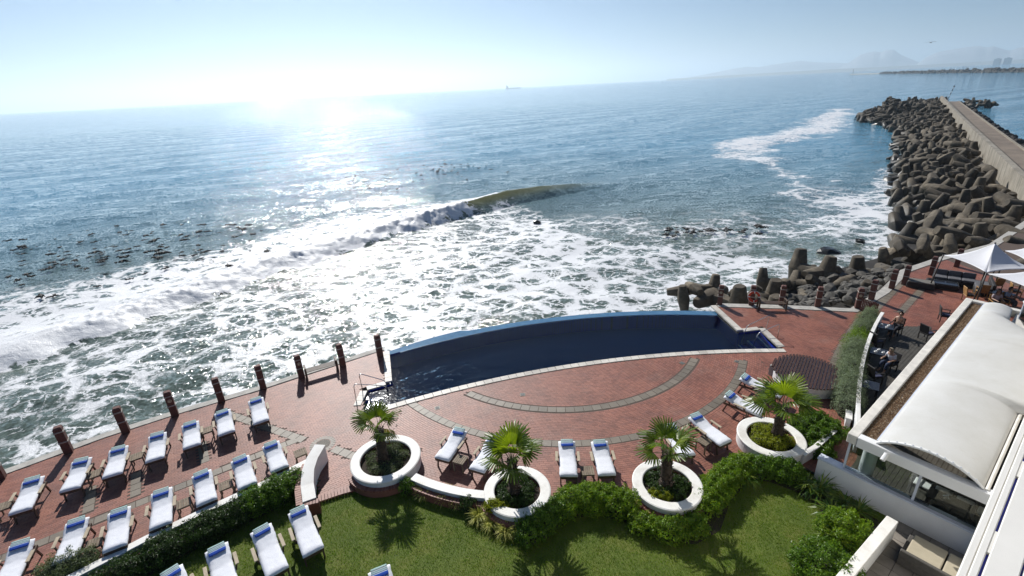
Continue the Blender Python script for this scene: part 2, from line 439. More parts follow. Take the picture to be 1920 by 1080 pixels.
ridge('mountain', [(1570, 130), (1600, 112), (1612, 103), (1625, 99), (1640, 96), (1652, 98), (1662, 93), (1676, 93), (1690, 103), (1712, 112), (1740, 124)], 12500, 2200, 1)
ridge('mountain', [(1715, 124), (1735, 108), (1760, 97), (1790, 92), (1815, 88), (1835, 86), (1852, 89), (1862, 86), (1880, 92), (1895, 95), (1910, 89), (1940, 86), (1985, 84), (2060, 95)], 12000, 2200, 2)
ridge('mountain', [(1280, 147), (1330, 138), (1380, 128), (1400, 125), (1420, 126), (1450, 121), (1500, 114), (1545, 117), (1600, 119), (1660, 117), (1720, 116)], 13200, 1600, 3)
ridge('far_shore', [(1250, 148.2), (1330, 143.3), (1420, 137.8), (1500, 133.2), (1560, 129.6), (1640, 125.9), (1720, 122.1), (1800, 117.7), (1880, 113.0), (2000, 106.0), (2080, 101.9)], 9000, 1200, 4, M_LAND)

# ================================================================== TERRACE PLAN
POOL_N = (10.53, -17.77, 41.02)     # near water edge: circle
POOL_F = (6.90, -1.72, 29.94)       # far (overflow) edge
ARC_C = (2.65, 26.9)                # centre of the curved paving bands
RINGS = [(-5.43, 15.50, 1.37), (-.18, 13.45, 1.20), (5.27, 13.41, 1.22), (10.18, 15.61, 1.25)]
DECK_C = (14.21, 19.94, 1.57)
def circ_y(c, x, sgn=1): return c[1] + sgn * math.sqrt(c[2] ** 2 - (x - c[0]) ** 2)
near_edge = [(x, circ_y(POOL_N, x)) for x in np.linspace(-7.1, 14.3, 40)]
far_edge = [(x, circ_y(POOL_F, x)) for x in np.linspace(-7.35, 13.05, 36)]
# the water outline: near edge left to right, step bay, right end, far edge back, left end, step bay
POOL = near_edge + [(14.55, 25.30), (13.25, 25.15)] + list(reversed(far_edge)) + [(-6.50, 21.60), (-7.62, 21.05)]
COPING_OUT = [(x, circ_y(POOL_N, x) - .36) for x in np.linspace(-7.25, 14.75, 40)] + [(15.0, 25.75), (13.62, 25.55), (13.48, 29.0)]
COPING_OUT += [(-7.75, 25.0), (-6.95, 21.82), (-8.05, 21.3)]
EDGE_L = [(-34, 8.5), (-26.5, 13.2), (-22.1, 16.3), (-19.3, 18.6), (-16.9, 20.15), (-13.75, 21.85), (-12, 23.0), (-8.7, 25.1), (-7.95, 25.55)]
EDGE_R = [(13.62, 29.25), (18.03, 28.39), (21.4, 27.5), (25.1, 30.0), (29.1, 33.4), (33.5, 35.5), (40, 38), (58, 50)]
LAWN_EDGE = [(14.3, 10.2), (11.85, 13.3), (10.75, 14.35), (9.95, 14.95), (8.9, 14.9), (7.6, 14.1), (6.4, 13.3), (5.3, 13.2), (4.0, 13.3), (2.6, 13.3), (1.0, 13.5), (-.2, 13.6),
             (-1.4, 13.62), (-2.6, 14.12), (-3.9, 14.62), (-5.3, 14.9), (-6.35, 14.62), (-6.96, 14.38), (-7.75, 14.1), (-8.35, 15.8), (-9.9, 14.55), (-11.4, 13.6), (-13.0, 12.4), (-14.3, 11.0), (-16.2, 8.4), (-18, 5.5)]
TERRACE = EDGE_L + [(-7.75, 25.0), (-6.95, 21.82), (-8.05, 21.3)] + COPING_OUT[:43] + EDGE_R + [(58, 8)] + LAWN_EDGE + [(-34, 2)]
LIP = [(x, circ_y((7.3, -1.9, 30.75), x)) for x in np.linspace(-7.7, 13.4, 36)]

M_MORTAR = simple('sand joint', (.10, .070, .055), .9, .2, 20, .2)
M_CONC = simple('pale concrete', (.42, .40, .36), .8, .22, 2.2, .25)
M_SEAWALL = simple('seawall concrete', (.20, .19, .17), .85, .3, 1.2, .4)
M_WHITE = simple('white painted plaster', (.80, .80, .79), .55, .05, 1.5, .10)
def brick_mat(name, ramp):
    t = NT(name); p = t.pos(); g = t.n('NewGeometry'); oi = t.n('ObjectInfo')
    r = t.math('FRACT', t.math('ADD', g.outputs['Random Per Island'], oi.outputs['Random']))
    c = t.ramp(r, ramp); st = t.noise(p, .55, 4, .6); s = t.ramp(st.outputs[0], [(.32, .70), (.5, .98), (.68, 1.18)])
    c = t.mix(1.0, c, s, 'MULTIPLY'); f = t.noise(p, 26, 3, .7); fs = t.ramp(f.outputs[0], [(.3, .86), (.7, 1.1)]); c = t.mix(1.0, c, fs, 'MULTIPLY')
    dust = t.noise(p, .35, 6, .72); k = t.ramp(dust.outputs[0], [(.52, 0), (.74, .26)]); c = t.mix(k, c, (.34, .27, .22))
    t.set(Base_Color=c, Roughness=.55); t.bump(f.outputs[0], .25, .01); return t.m
M_BRICK = brick_mat('red paving brick', [(0, (.205, .070, .044)), (.3, (.262, .093, .058)), (.7, (.305, .115, .072)), (1, (.240, .089, .062))])
M_TILE = brick_mat('grey paving tile', [(0, (.145, .118, .085)), (.5, (.170, .142, .104)), (1, (.20, .168, .125))])
M_COPE = brick_mat('pale coping stone', [(0, (.50, .46, .40)), (.5, (.57, .53, .46)), (1, (.63, .59, .52))])

terrace = struct((lambda b: b.sheet(TERRACE, -.005).build('terrace', M_MORTAR))(MB()))
# seawall under the edge and a pale concrete kerb on top of it
rim = MB()
def edge_strip(mb, path, w, z, z0):
    mb.prism(list(path) + list(reversed(offset(path, -w))), z0, z)
edge_strip(rim, EDGE_L, .42, .03, -5.0); edge_strip(rim, EDGE_R, .55, .03, -5.0)
struct(rim.build('seawall', [M_SEAWALL])).data.materials[0] = M_CONC

# ---- paving bands of grey tiles
tile_me = take(MB().box((0, 0, -.02), (1, 1, .04), top=.97).build('paving_tile', M_TILE))
RESERVED = []                       # tile footprints (centre, direction, half sizes) kept free of bricks
def tile(p, ang, lx, ly):
    o = bpy.data.objects.new('paving_tile', tile_me); COL.objects.link(o); o.parent = terrace
    o.location = (p[0], p[1], random.uniform(.004, .006)); o.rotation_euler = (random.uniform(-.004, .004), random.uniform(-.004, .004), ang); o.scale = (lx - .012, ly - .012, 1)
    RESERVED.append((p[0], p[1], ang, lx / 2, ly / 2))
BLOCK = [COPING_OUT]                # polygons without paving
def blocked(x, y):
    if any(math.hypot(x - c[0], y - c[1]) < c[2] + .02 for c in RINGS + [DECK_C]): return True
    P_ = np.array([[x], [y]])
    return any(poly_in(P_[0], P_[1], b)[0] for b in BLOCK) or not poly_in(P_[0], P_[1], TERRACE)[0]
def arc_band(r, w, a0, a1, step=.42, c=ARC_C):
    n = max(1, round(abs(a1 - a0) * r / step))
    for i in range(n):
        a = a0 + (a1 - a0) * (i + .5) / n; p = (c[0] + r * math.cos(a), c[1] + r * math.sin(a))
        if not blocked(*p): tile(p, a + PI / 2, abs(a1 - a0) * r / n, w)
def line_band(a, b, w, step=.42):
    a, b = Vector(a), Vector(b); d = b - a; n = max(1, round(d.length / step)); ang = math.atan2(d.y, d.x)
    for i in range(n):
        p = a + d * ((i + .5) / n)
        if not blocked(p.x, p.y): tile(p, ang, d.length / n, w)
arc_band(8.28, .40, R(-128), R(-32)); arc_band(10.60, .40, R(-140), R(-27))
RB = (51.63, -8.51)
def rb(a): return (RB[0] + 46.33 * math.cos(a), RB[1] + 46.33 * math.sin(a))
_as = [math.atan2(y - RB[1], x - RB[0]) for x, y in ((20.9, 26.2), (14.6, 19.0))]
arc_band(46.1, .42, _as[0], _as[1] if _as[1] > 0 else _as[1] + 2 * PI, .45, RB)
line_band((-22.0, 9.2), (-9.9, 17.45), .40)                     # long band between the two lounger rows
line_band((-14.6, 19.9), (-9.55, 17.4), .40); line_band((-8.05, 16.75), (-6.4, 15.9), .40)
for p in ((-17.25, 15.2), (-15.95, 15.9), (-14.2, 17.6)):
    line_band(p, (p[0] + .9, p[1] - 1.32), .36, .45)
line_band((22.6, 27.1), (27.6, 31.3), .5, .5); line_band((23.9, 26.6), (30, 31.6), .38, .5)

# ---- bricks
LB, WB, GAP = .225, .108, .008
def brick_arrays():
    C = []
    def test(p): return p
    # courses around the arcs
    r = 3.0
    while r < 16.5:
        n = int(2 * PI * r / LB); off = .5 * (round(r / WB) % 2) + .25
        a = (np.arange(n) + off) * (2 * PI / n); C.append(np.stack([ARC_C[0] + r * np.cos(a), ARC_C[1] + r * np.sin(a), a + PI / 2, np.full(n, 0)], 1)); r += WB
    def straight(zone, ang, x0, y0, x1, y1):
        c, s_ = math.cos(ang), math.sin(ang); L = 50; nu = int(L / LB); nv = int(L / WB)
        iu, iv = np.meshgrid(np.arange(-nu, nu), np.arange(-nv, nv)); u = (iu + .5 * (iv % 2)) * LB; v = iv * WB
        x = u * c - v * s_; y = u * s_ + v * c; k = (x > x0) & (x < x1) & (y > y0) & (y < y1)
        return np.stack([x[k], y[k], np.full(k.sum(), ang), np.full(k.sum(), zone)], 1)
    C.append(straight(1, R(33), -34, 3, -2, 26)); C.append(straight(2, R(-47), 10, 12, 34, 36))
    B = np.concatenate(C); x, y, z_ = B[:, 0], B[:, 1], B[:, 3]
    # which zone owns the spot
    leftz = (x < -5.6) | ((x < -4.2) & (y < 17.0) & (np.hypot(x - ARC_C[0], y - ARC_C[1]) > 12.4)); rightz = (x > 13.0) & (y > 18.0 - (x - 13) * .2) | (x > 15)
    own = np.where(leftz, 1, np.where(rightz, 2, 0)); B = B[own == z_]; x, y = B[:, 0], B[:, 1]
    k = poly_in(x, y, TERRACE) & ~poly_in(x, y, COPING_OUT)
    el, _, _ = seg_dist(x, y, EDGE_L); er, _, _ = seg_dist(x, y, EDGE_R); k &= (el > .46) & (er > .6) & (x > -27) & (x < 34) & (x - .8 * y < 8.5 + 0 * x) | (k & (el > .46) & (er > .6) & (x > 10) & (y > 16) & (x < 34))
    for c in RINGS + [DECK_C]: k &= np.hypot(x - c[0], y - c[1]) > c[2] - .25
    for tx, ty, ta, hx, hy in RESERVED:
        near = np.where(k & (np.abs(x - tx) < .6) & (np.abs(y - ty) < .6))[0]
        if len(near) == 0: continue
        ca, sa = math.cos(ta), math.sin(ta); dx = x[near] - tx; dy = y[near] - ty
        k[near[(np.abs(dx * ca + dy * sa) < hx + .035) & (np.abs(-dx * sa + dy * ca) < hy + .035)]] = False
    return B[k]
BR = brick_arrays()
_d = np.hypot(BR[:, 0], BR[:, 1]); _o = np.argsort(_d)
vis = []
_px = np.array([to_px((b[0], b[1], 0)) for b in BR])
inframe = (_px[:, 0] > 15) & (_px[:, 0] < 1600) & (_px[:, 1] > 0) & (_px[:, 1] < 1070)
hid = (BR[:, 0] > -1.5) & (BR[:, 1] < 14.6)        # behind the hedges
rings_hid = np.zeros(len(BR), bool)
pick = [i for i in _o if inframe[i] and not hid[i]][:300]
brick_me = take(MB().box((0, 0, -.02), (LB - GAP, WB - GAP, .04), top=.988).build('brick', M_BRICK))
for i in pick:
    o = bpy.data.objects.new('brick', brick_me); COL.objects.link(o); o.parent = terrace
    o.location = (BR[i, 0], BR[i, 1], random.uniform(-.002, .002)); o.rotation_euler = (random.gauss(0, .006), random.gauss(0, .006), BR[i, 2])
mask = np.ones(len(BR), bool); mask[pick] = False; Bs = BR[mask]; n = len(Bs)
bx = np.array([(-.5, -.5, 0), (.5, -.5, 0), (.5, .5, 0), (-.5, .5, 0)]); V = np.zeros((n, 8, 3)); ca, sa = np.cos(Bs[:, 2]), np.sin(Bs[:, 2])
zt = RNG.normal(0, .0008, n); tx, ty = RNG.normal(0, .003, n), RNG.normal(0, .004, n)
for lvl, (kx, zz) in enumerate(((1, -.03), (.955, 0))):
    for j in range(4):
        lx = bx[j, 0] * (LB - GAP) * (1 if lvl == 0 else .994); ly = bx[j, 1] * (WB - GAP) * (1 if lvl == 0 else .985)
        V[:, lvl * 4 + j, 0] = Bs[:, 0] + lx * ca - ly * sa; V[:, lvl * 4 + j, 1] = Bs[:, 1] + lx * sa + ly * ca; V[:, lvl * 4 + j, 2] = (zz if lvl else -.010) + (zt + lx * tx + ly * ty if lvl else 0)
q = np.array([(4, 5, 6, 7), (0, 1, 5, 4), (1, 2, 6, 5), (2, 3, 7, 6), (3, 0, 4, 7)])
Fb = (np.arange(n)[:, None, None] * 8 + q[None]).reshape(-1, 4)
stuff(np_mesh('brick_paving', V.reshape(-1, 3), Fb, M_BRICK, terrace))
print('bricks', len(BR))

# ================================================================== POOL
pool = thing('swimming_pool', 'long curved dark blue infinity pool with pale stone coping beside the sea', 'swimming pool', (3, 23.5, 0), world=True)
t = NT('navy mosaic'); p = t.pos(); v = t.n('TexBrick'); v.inputs['Scale'].default_value = 14; t.l(p, v.inputs['Vector'])
v.inputs['Color1'].default_value = (.008, .030, .36, 1); v.inputs['Color2'].default_value = (.012, .040, .44, 1); v.inputs['Mortar'].default_value = (.015, .035, .14, 1)
t.set(Base_Color=v.outputs[0], Roughness=.3); M_NAVY = t.m
t = NT('dark mosaic floor'); p = t.pos(); v = t.noise(p, 60, 2, .7); c = t.ramp(v.outputs[0], [(.35, (.008, .034, .105)), (.62, (.015, .050, .12)), (.75, (.03, .07, .09))])
t.set(Base_Color=c, Roughness=.4); M_PFLOOR = t.m
t = NT('pool water'); p = t.pos(); n1 = t.noise(p, 1.5, 3, .5); n2 = t.noise(p, 6, 2, .5)
h = t.math('ADD', t.math('MULTIPLY', n1.outputs[0], .022), t.math('MULTIPLY', n2.outputs[0], .004)); bp = t.n('Bump'); bp.inputs['Strength'].default_value = .8; bp.inputs['Distance'].default_value = .6; t.l(h, bp.inputs['Height'])
fr = t.n('Fresnel'); fr.inputs[0].default_value = 1.25; t.l(bp.outputs[0], fr.inputs[1]); tp = t.n('BsdfTransparent'); tp.inputs[0].default_value = (.60, .80, .97, 1)
gl = t.n('BsdfGlossy'); gl.inputs['Roughness'].default_value = .05; gl.inputs[0].default_value = (.9, .92, .96, 1); t.l(bp.outputs[0], gl.inputs['Normal'])
ms = t.n('MixShader'); t.l(fr.outputs[0], ms.inputs[0]); t.l(tp.outputs[0], ms.inputs[1]); t.l(gl.outputs[0], ms.inputs[2]); t.l(ms.outputs[0], t.out.inputs[0]); M_PWATER = t.m
b = MB(); b.sheet(POOL, -1.0); b.build('pool_floor', M_PFLOOR, pool)
b = MB(); n = len(POOL)
for i in range(n):
    a, c = POOL[i], POOL[(i + 1) % n]; zt_ = -.115 if (i >= 41 and i <= 41 + 34) else -.02
    b.add([(a[0], a[1], -1.36), (c[0], c[1], -1.36), (c[0], c[1], zt_), (a[0], a[1], zt_)], [(0, 3, 2, 1)])
b.build('basin_wall', M_NAVY, pool)
b = MB(); b.sheet([(q[0], q[1] + (.15 if 41 < i < 41 + 37 else 0)) for i, q in enumerate(POOL)], -.10); b.build('water', M_PWATER, pool, smooth=True)
# overflow wall beyond the water, its sloping wet face coloured blue for the reflected sky
b = MB(); fe = far_edge; n = len(fe)
b.strip([(p[0], p[1] + .16, -.112) for p in fe], [(p[0], p[1], -.112) for p in fe]); b.build('weir_edge', M_PFLOOR, pool)
t = NT('sky tinted wet tile'); p = t.pos(); nz = t.noise(p, 2.5, 3); c = t.ramp(nz.outputs[0], [(.3, (.03, .11, .21)), (.7, (.05, .15, .26))]); t.set(Base_Color=c, Roughness=.16); t.bump(nz.outputs[0], .2, .05); M_LIP = t.m
b = MB(); o1 = [(p[0], p[1] + .16, -.114) for p in fe]; o2 = [(LIP[i][0], fe[i][1] + .35 + .75 * math.sin(PI * min(1, (i + 2) / 20)) if i < 8 else fe[i][1] + .85, -.18) for i in range(n)]
b.strip(o2, o1); b.strip([(p[0], p[1], -5.0) for p in o2], o2); b.build('overflow_face', M_LIP, pool)
# coping stones laid one by one
cope_me = take(MB().box((0, 0, -.03), (1, 1, .10), top=.98).build('coping_stone', M_COPE))
def coping(path, w=.36, step=.42, z=.012):
    for a, c in zip(path[:-1], path[1:]):
        a, c = Vector(a), Vector(c); d = c - a; n = max(1, round(d.length / step)); ang = math.atan2(d.y, d.x)
        for i in range(n):
            p = a + d * ((i + .5) / n); o = bpy.data.objects.new('coping_stone', cope_me); COL.objects.link(o); o.parent = pool
            o.location = Vector((p.x, p.y, z + random.uniform(0, .003))) - Vector(pool.location); o.rotation_euler = (0, 0, ang); o.scale = (d.length / n - .012, w, 1)
ne = [(x, circ_y(POOL_N, x) - .18) for x in np.linspace(-7.15, 14.75, 53)]
coping(ne, step=.6)
coping([(14.78, 23.25), (14.78, 25.5)]); coping([(14.6, 25.52), (13.6, 25.38)]); coping([(13.44, 25.4), (13.27, 28.95)])
coping([(-7.84, 19.75), (-7.84, 21.0)]); coping([(-7.75, 21.22), (-6.85, 21.62)]); coping([(-6.73, 21.75), (-7.56, 24.95)])
# entry steps with pale nosings at both ends
for side, xs, ys in ((1, (14.35, 13.85, 13.35), (23.05, 25.15)), (-1, (-7.25, -6.85, -6.45), (19.75, 21.1))):
    for k, x in enumerate(xs):
        z = -.30 - .27 * k; b = MB(); y0 = ys[0] + (.06 if side > 0 else .15 * k + .1)
        b.box((x + side * .2, (y0 + ys[1]) / 2, (z - 1.36) / 2), (.5, ys[1] - y0 - .03, 1.35 + z)); st = b.build('step', M_NAVY, pool)
        b = MB(); b.box((x - side * .0, (y0 + ys[1]) / 2, z + .004), (.10, ys[1] - y0 - .05, .02)); b.build('nosing', M_COPE, st)
for o in pool.children:
    for c in o.children:
        if c.parent is not pool: c.location = (0, 0, 0)

# ================================================================== LAWN
LAWN = list(reversed(LAWN_EDGE)) + [(14.2, 9.0), (13, 3), (-18, 3)]
t = NT('mown turf'); p = t.pos(); n1 = t.noise(p, 1.1, 4, .65); n2 = t.noise(p, 40, 3, .7)
c = t.ramp(n1.outputs[0], [(.28, (.07, .11, .008)), (.5, (.10, .14, .011)), (.72, (.15, .16, .025))]); c = t.mix(.5, c, t.ramp(n2.outputs[0], [(.3, .5), (.7, 1.4)]), 'MULTIPLY')
t.set(Base_Color=c, Roughness=.85); t.bump(n2.outputs[0], .5, .03); M_TURF = t.m
lawn = struct(MB().sheet(LAWN, -.10).build('lawn', M_TURF))
t = NT('soil'); M_SOIL = simple('dark soil', (.035, .026, .018), .95, .35, 6, .5)
def grass():
    n = 260000; x = RNG.uniform(-12, 12.5, n); y = RNG.uniform(7.5, 15.5, n); k = poly_in(x, y, LAWN)
    px_ok = np.abs(x) < (y + 2.5) * 1.0; k &= px_ok; x, y = x[k], y[k]; n = len(x)
    patch = fbm(x * .9, y * .9, 4); h = RNG.uniform(.025, .055, n) * (.7 + .6 * patch); a = RNG.uniform(0, 2 * PI, n); w = RNG.uniform(.005, .009, n); lean = RNG.uniform(.2, .9, n) * h; la = RNG.uniform(0, 2 * PI, n)
    V = np.zeros((n, 3, 3)); dx, dy = np.cos(a) * w, np.sin(a) * w
    V[:, 0] = np.stack([x - dx, y - dy, np.full(n, -.10)], 1); V[:, 1] = np.stack([x + dx, y + dy, np.full(n, -.10)], 1); V[:, 2] = np.stack([x + np.cos(la) * lean, y + np.sin(la) * lean, -.10 + h], 1)
    m_ = leaf_mat('grass blade', [(.085, .190, .004), (.115, .235, .005), (.145, .260, .007), (.26, .28, .04), (.13, .250, .005)], .9, .45, .0, (1.6, (.21, .20, .035), (.055, .13, .004)))
    o = np_mesh('grass', V.reshape(-1, 3), np.arange(n * 3).reshape(-1, 3), m_); stuff(o)
grass()
# ================================================================== WALLS AND PLANTERS
M_BCAP = brick_mat('red wall brick', [(0, (.21, .075, .048)), (.5, (.27, .10, .068)), (1, (.31, .13, .09))])
t = NT('white cap'); p = t.pos(); n1 = t.noise(p, 1.6, 5, .65); n2 = t.noise(p, 40, 2, .5); c = t.ramp(n1.outputs[0], [(.32, (.66, .63, .57)), (.5, (.80, .78, .73)), (.7, (.84, .83, .80))])
t.set(Base_Color=c, Roughness=.6); t.bump(n2.outputs[0], .15, .01); M_CAP = t.m
small_brick_me = take(MB().box((0, 0, 0), (1, 1, 1), top=.94).build('brick', M_BCAP))
def brick_at(parent, p, ang, d, tilt=0.0):
    o = bpy.data.objects.new('brick', small_brick_me); COL.objects.link(o); o.parent = parent
    o.location = Vector(p) - (Vector(parent.location) if parent.get('_w') else Vector()); o.rotation_euler = (0, 0, ang); o.scale = d
def brick_course(parent, path, z, d=(.105, .225, .07)):
    """header course laid along a path"""
    for a, c in zip(path[:-1], path[1:]):
        a, c = Vector(a[:2]), Vector(c[:2]); v = c - a; n = max(1, round(v.length / (d[0] + .01))); ang = math.atan2(v.y, v.x)
        for i in range(n):
            q = a + v * ((i + .5) / n); brick_at(parent, (q.x, q.y, z + random.uniform(-.002, .003)), ang, (v.length / n - .010, d[1], d[2]))
def ring_planter(c, label, course):
    x, y, r = c; g = thing('round_planter', label, 'planter', (x, y, 0), group='round white planters with palms', world=False)
    b = MB(); b.lathe([(r - .30, -.1), (r - .30, .40), (r - .005, .40), (r - .005, -.1)], 56); b.build('planter_wall', M_WHITE, g, smooth=False)
    b = MB(); b.lathe([(r - .36, .40), (r - .36, .455), (r - .33, .475), (r - .02, .475), (r + .02, .455), (r + .02, .40)], 64, closed=True); b.build('cap', M_CAP, g, smooth=False)
    b = MB(); b.lathe([(0, .30), (r - .29, .27)], 28); b.build('soil', M_SOIL, g)
    b = MB(); b.lathe([(r - .37, .24), (r - .37, .33), (r - .295, .33)], 40); b.build('brick_lining', M_BCAP, g)
    if course:
        a0, a1 = course; n = round((a1 - a0) * (r + .1) / .115)
        for i in range(n):
            a = a0 + (a1 - a0) * (i + .5) / n; brick_at(g, ((r + .08) * math.cos(a), (r + .08) * math.sin(a), .20), a + PI / 2, (.104, .22, .07))
        b = MB(); b.lathe([(r - .02, -.14), (r + .16, -.14), (r + .16, .165), (r - .02, .165)], 40, a0=a0, a1=a1); b.build('footing', M_BCAP, g)
    return g
ring_planter(RINGS[0], 'round white planter with palm at the lawn gap beside the curved end wall', (R(-150), R(-40)))
ring_planter(RINGS[1], 'round white planter joined to the long low wall, palm above two loungers', (R(170), R(300)))
ring_planter(RINGS[2], 'round white planter set into the clipped hedge at its lawn bend', (R(200), R(330)))
ring_planter(RINGS[3], 'round white planter with lime groundcover next to the round slatted deck', None)

def capped_wall(name, label, path, w, h, z0=-.12, cat='wall', capw=None, course_side=None, group=None):
    mid = path[len(path) // 2]
    g = thing(name, label, cat, (mid[0], mid[1], 0), group=group, world=True)
    MB().wall(path, w, z0, h - .07).build('wall_body', M_WHITE, g); MB().wall(path, capw or w + .06, h - .07, h).build('cap', M_CAP, g, bevel=.015)
    if course_side:
        pth = offset(path, course_side * (w / 2 + .13)); brick_course(g, pth, h - .20)
        MB().wall(pth, .21, z0, h - .245).build('footing', M_BCAP, g)
    return g
def arc_pts(a, b, bulge, n=12):
    a, b = Vector(a), Vector(b); d = b - a; nrm = Vector((-d.y, d.x)).normalized()
    return [tuple(a + d * (i / n) + nrm * (bulge * 4 * (i / n) * (1 - i / n))) for i in range(n + 1)]
capped_wall('low_wall', 'low white capped wall between two round planters above grassy tufts', arc_pts((-4.15, 14.45), (-1.30, 13.35), -.16), .30, .42, course_side=-1)
capped_wall('low_wall', 'long low white wall behind the dark hedge along the lounger rows', [(-17.2, 8.1), (-15.6, 9.75), (-14.0, 11.2), (-12.9, 12.2), (-11.4, 13.4), (-9.9, 14.5), (-8.35, 15.85)], .26, .40, course_side=-1)
_cw = [(-8.2, 16.05), (-8.30, 15.4), (-8.27, 14.8), (-8.08, 14.15), (-7.75, 13.45)]
g = thing('curved_end_wall', 'curved white end wall sweeping down to a brick pier at the lawn', 'wall', (-8.2, 14.8, 0), world=True)
L_, R_ = offset(_cw, .20), offset(_cw, -.20); b = MB(); hs = [.82, .74, .66, .56, .50]
vs = []; n = len(_cw)
for pth, zz in ((L_, 0), (R_, 0), (L_, 1), (R_, 1)): vs += [(p[0], p[1], -.12 if zz == 0 else hs[i] - .07) for i, p in enumerate(pth)]
fs = []
for i in range(n - 1): fs += [(i, 2 * n + i, 2 * n + i + 1, i + 1), (n + i, n + i + 1, 3 * n + i + 1, 3 * n + i), (2 * n + i, 3 * n + i, 3 * n + i + 1, 2 * n + i + 1)]
fs += [(0, n, 3 * n, 2 * n), (n - 1, 3 * n - 1, 4 * n - 1, 2 * n - 1)][:1] + [(n - 1, 3 * n - 1, 4 * n - 1, 2 * n - 1)]
b.add(vs, fs); b.build('wall_body', M_WHITE, g)
L2, R2 = offset(_cw, .23), offset(_cw, -.23); b = MB(); vs = []
for pth, dz in ((L2, -.07), (R2, -.07), (L2, 0), (R2, 0)): vs += [(p[0], p[1], hs[i] + dz) for i, p in enumerate(pth)]
b.add(vs, fs); b.build('cap', M_CAP, g)
pth = offset(_cw, -.36); brick_course(g, [p for p in pth[1:]] , .40); MB().wall(pth[1:], .21, -.12, .355).build('footing', M_BCAP, g)
brick_course(g, [(-8.05, 13.28), (-7.42, 13.45)], .42); MB().wall([(-8.05, 13.28), (-7.42, 13.45)], .20, -.12, .37).build('brick_pier', M_BCAP, g)
# brick-on-edge threshold where the terrace meets the lawn
g = thing('brick_threshold', 'row of paving bricks on edge where the lawn meets the terrace', 'step', (-6.9, 14.35, 0), world=True)
brick_course(g, [(-7.72, 13.98), (-6.96, 14.30), (-6.3, 14.52)], -.005, (.10, .40, .05))

# round slatted deck
x, y, r = DECK_C
g = thing('round_deck', 'round brown slatted timber deck on a white drum beside the silver hedge', 'deck', (x, y, 0))
MB().lathe([(r - .08, -.02), (r - .08, .53), (0, .53)], 48).build('drum_wall', M_WHITE, g)
M_DECKWOOD = simple('brown deck stain', (.038, .014, .011), .9, .25, 3, .2, var_obj=.22)
ang = R(52); ns = 23
for i in range(ns):
    c_ = -r + (i + .5) * 2 * r / ns; hl = math.sqrt(max(.02, r * r - c_ * c_)); b = MB(); b.box((0, 0, .565), (2 * hl, 2 * r / ns - .034, .05)); o = b.build('slat', M_DECKWOOD, g)
    o.rotation_euler = (0, 0, ang); o.location = (-math.sin(ang) * c_, math.cos(ang) * c_, 0)
MB().box((-1.28, .72, .26), (.34, .26, .56), R(30)).build('pump_box', M_CONC, g)

# ================================================================== BOLLARDS
M_PILLAR = None
t = NT('bollard brick'); p = t.pos(True); bk = t.n('TexBrick'); mp = t.n('Mapping'); mp.inputs['Rotation'].default_value = (R(90), 0, 0); t.l(p, mp.inputs[0]); t.l(mp.outputs[0], bk.inputs['Vector'])
bk.inputs['Scale'].default_value = 1.0; bk.inputs['Brick Width'].default_value = .16; bk.inputs['Row Height'].default_value = .075; bk.inputs['Mortar Size'].default_value = .006
bk.inputs['Color1'].default_value = (.095, .032, .024, 1); bk.inputs['Color2'].default_value = (.13, .046, .033, 1); bk.inputs['Mortar'].default_value = (.11, .085, .07, 1)
t.set(Base_Color=bk.outputs[0], Roughness=.75); t.bump(bk.outputs['Fac'], -.4, .008); M_PILLAR = t.m
M_BAND = simple('bollard band', (.36, .33, .29), .7, .15, 6, .2)
M_EMB = simple('emblem metal', (.42, .38, .28), .45, .15, 8, .1, metal=.3)
M_LENS = simple('lamp lens', (.45, .42, .36), .35, .1, 8, 0)
def make_bollard(emblem):
    g = thing('brick_bollard', '', 'bollard', group='brick bollards along the sea edge'); w = .30
    b = MB()
    for z0, z1 in ((-.02, .60), (.66, 1.12), (1.18, 1.30)): b.box((0, 0, (z0 + z1) / 2), (w, w, z1 - z0))
    b.build('shaft', M_PILLAR, g, bevel=.008)
    for z in (.63, 1.15): MB().box((0, 0, z), (w + .035, w + .035, .06)).build('band', M_BAND, g, bevel=.006)
    b = MB(); b.box((0, 0, 1.345), (w + .02, w + .02, .09), top=.72); b.build('cap', M_PILLAR, g, bevel=.01)
    if emblem:
        b = MB(); b.lathe([(0, .0), (.045, .006), (.06, .012), (.075, .012), (.09, .0)], 20); e = b.build('emblem', M_EMB, g, smooth=True); e.rotation_euler = (R(90), 0, 0); e.location = (0, -w / 2 - .002, .92)
    return g
bp = {False: make_bollard(False), True: make_bollard(True)}; _used = {False: 0, True: 0}
def bollard(pt, rz, emblem, label):
    if not _used[emblem]: o = bp[emblem]; _used[emblem] = 1
    else: o = copy_tree(bp[emblem])
    o['label'] = label; place(o, pt, rz)
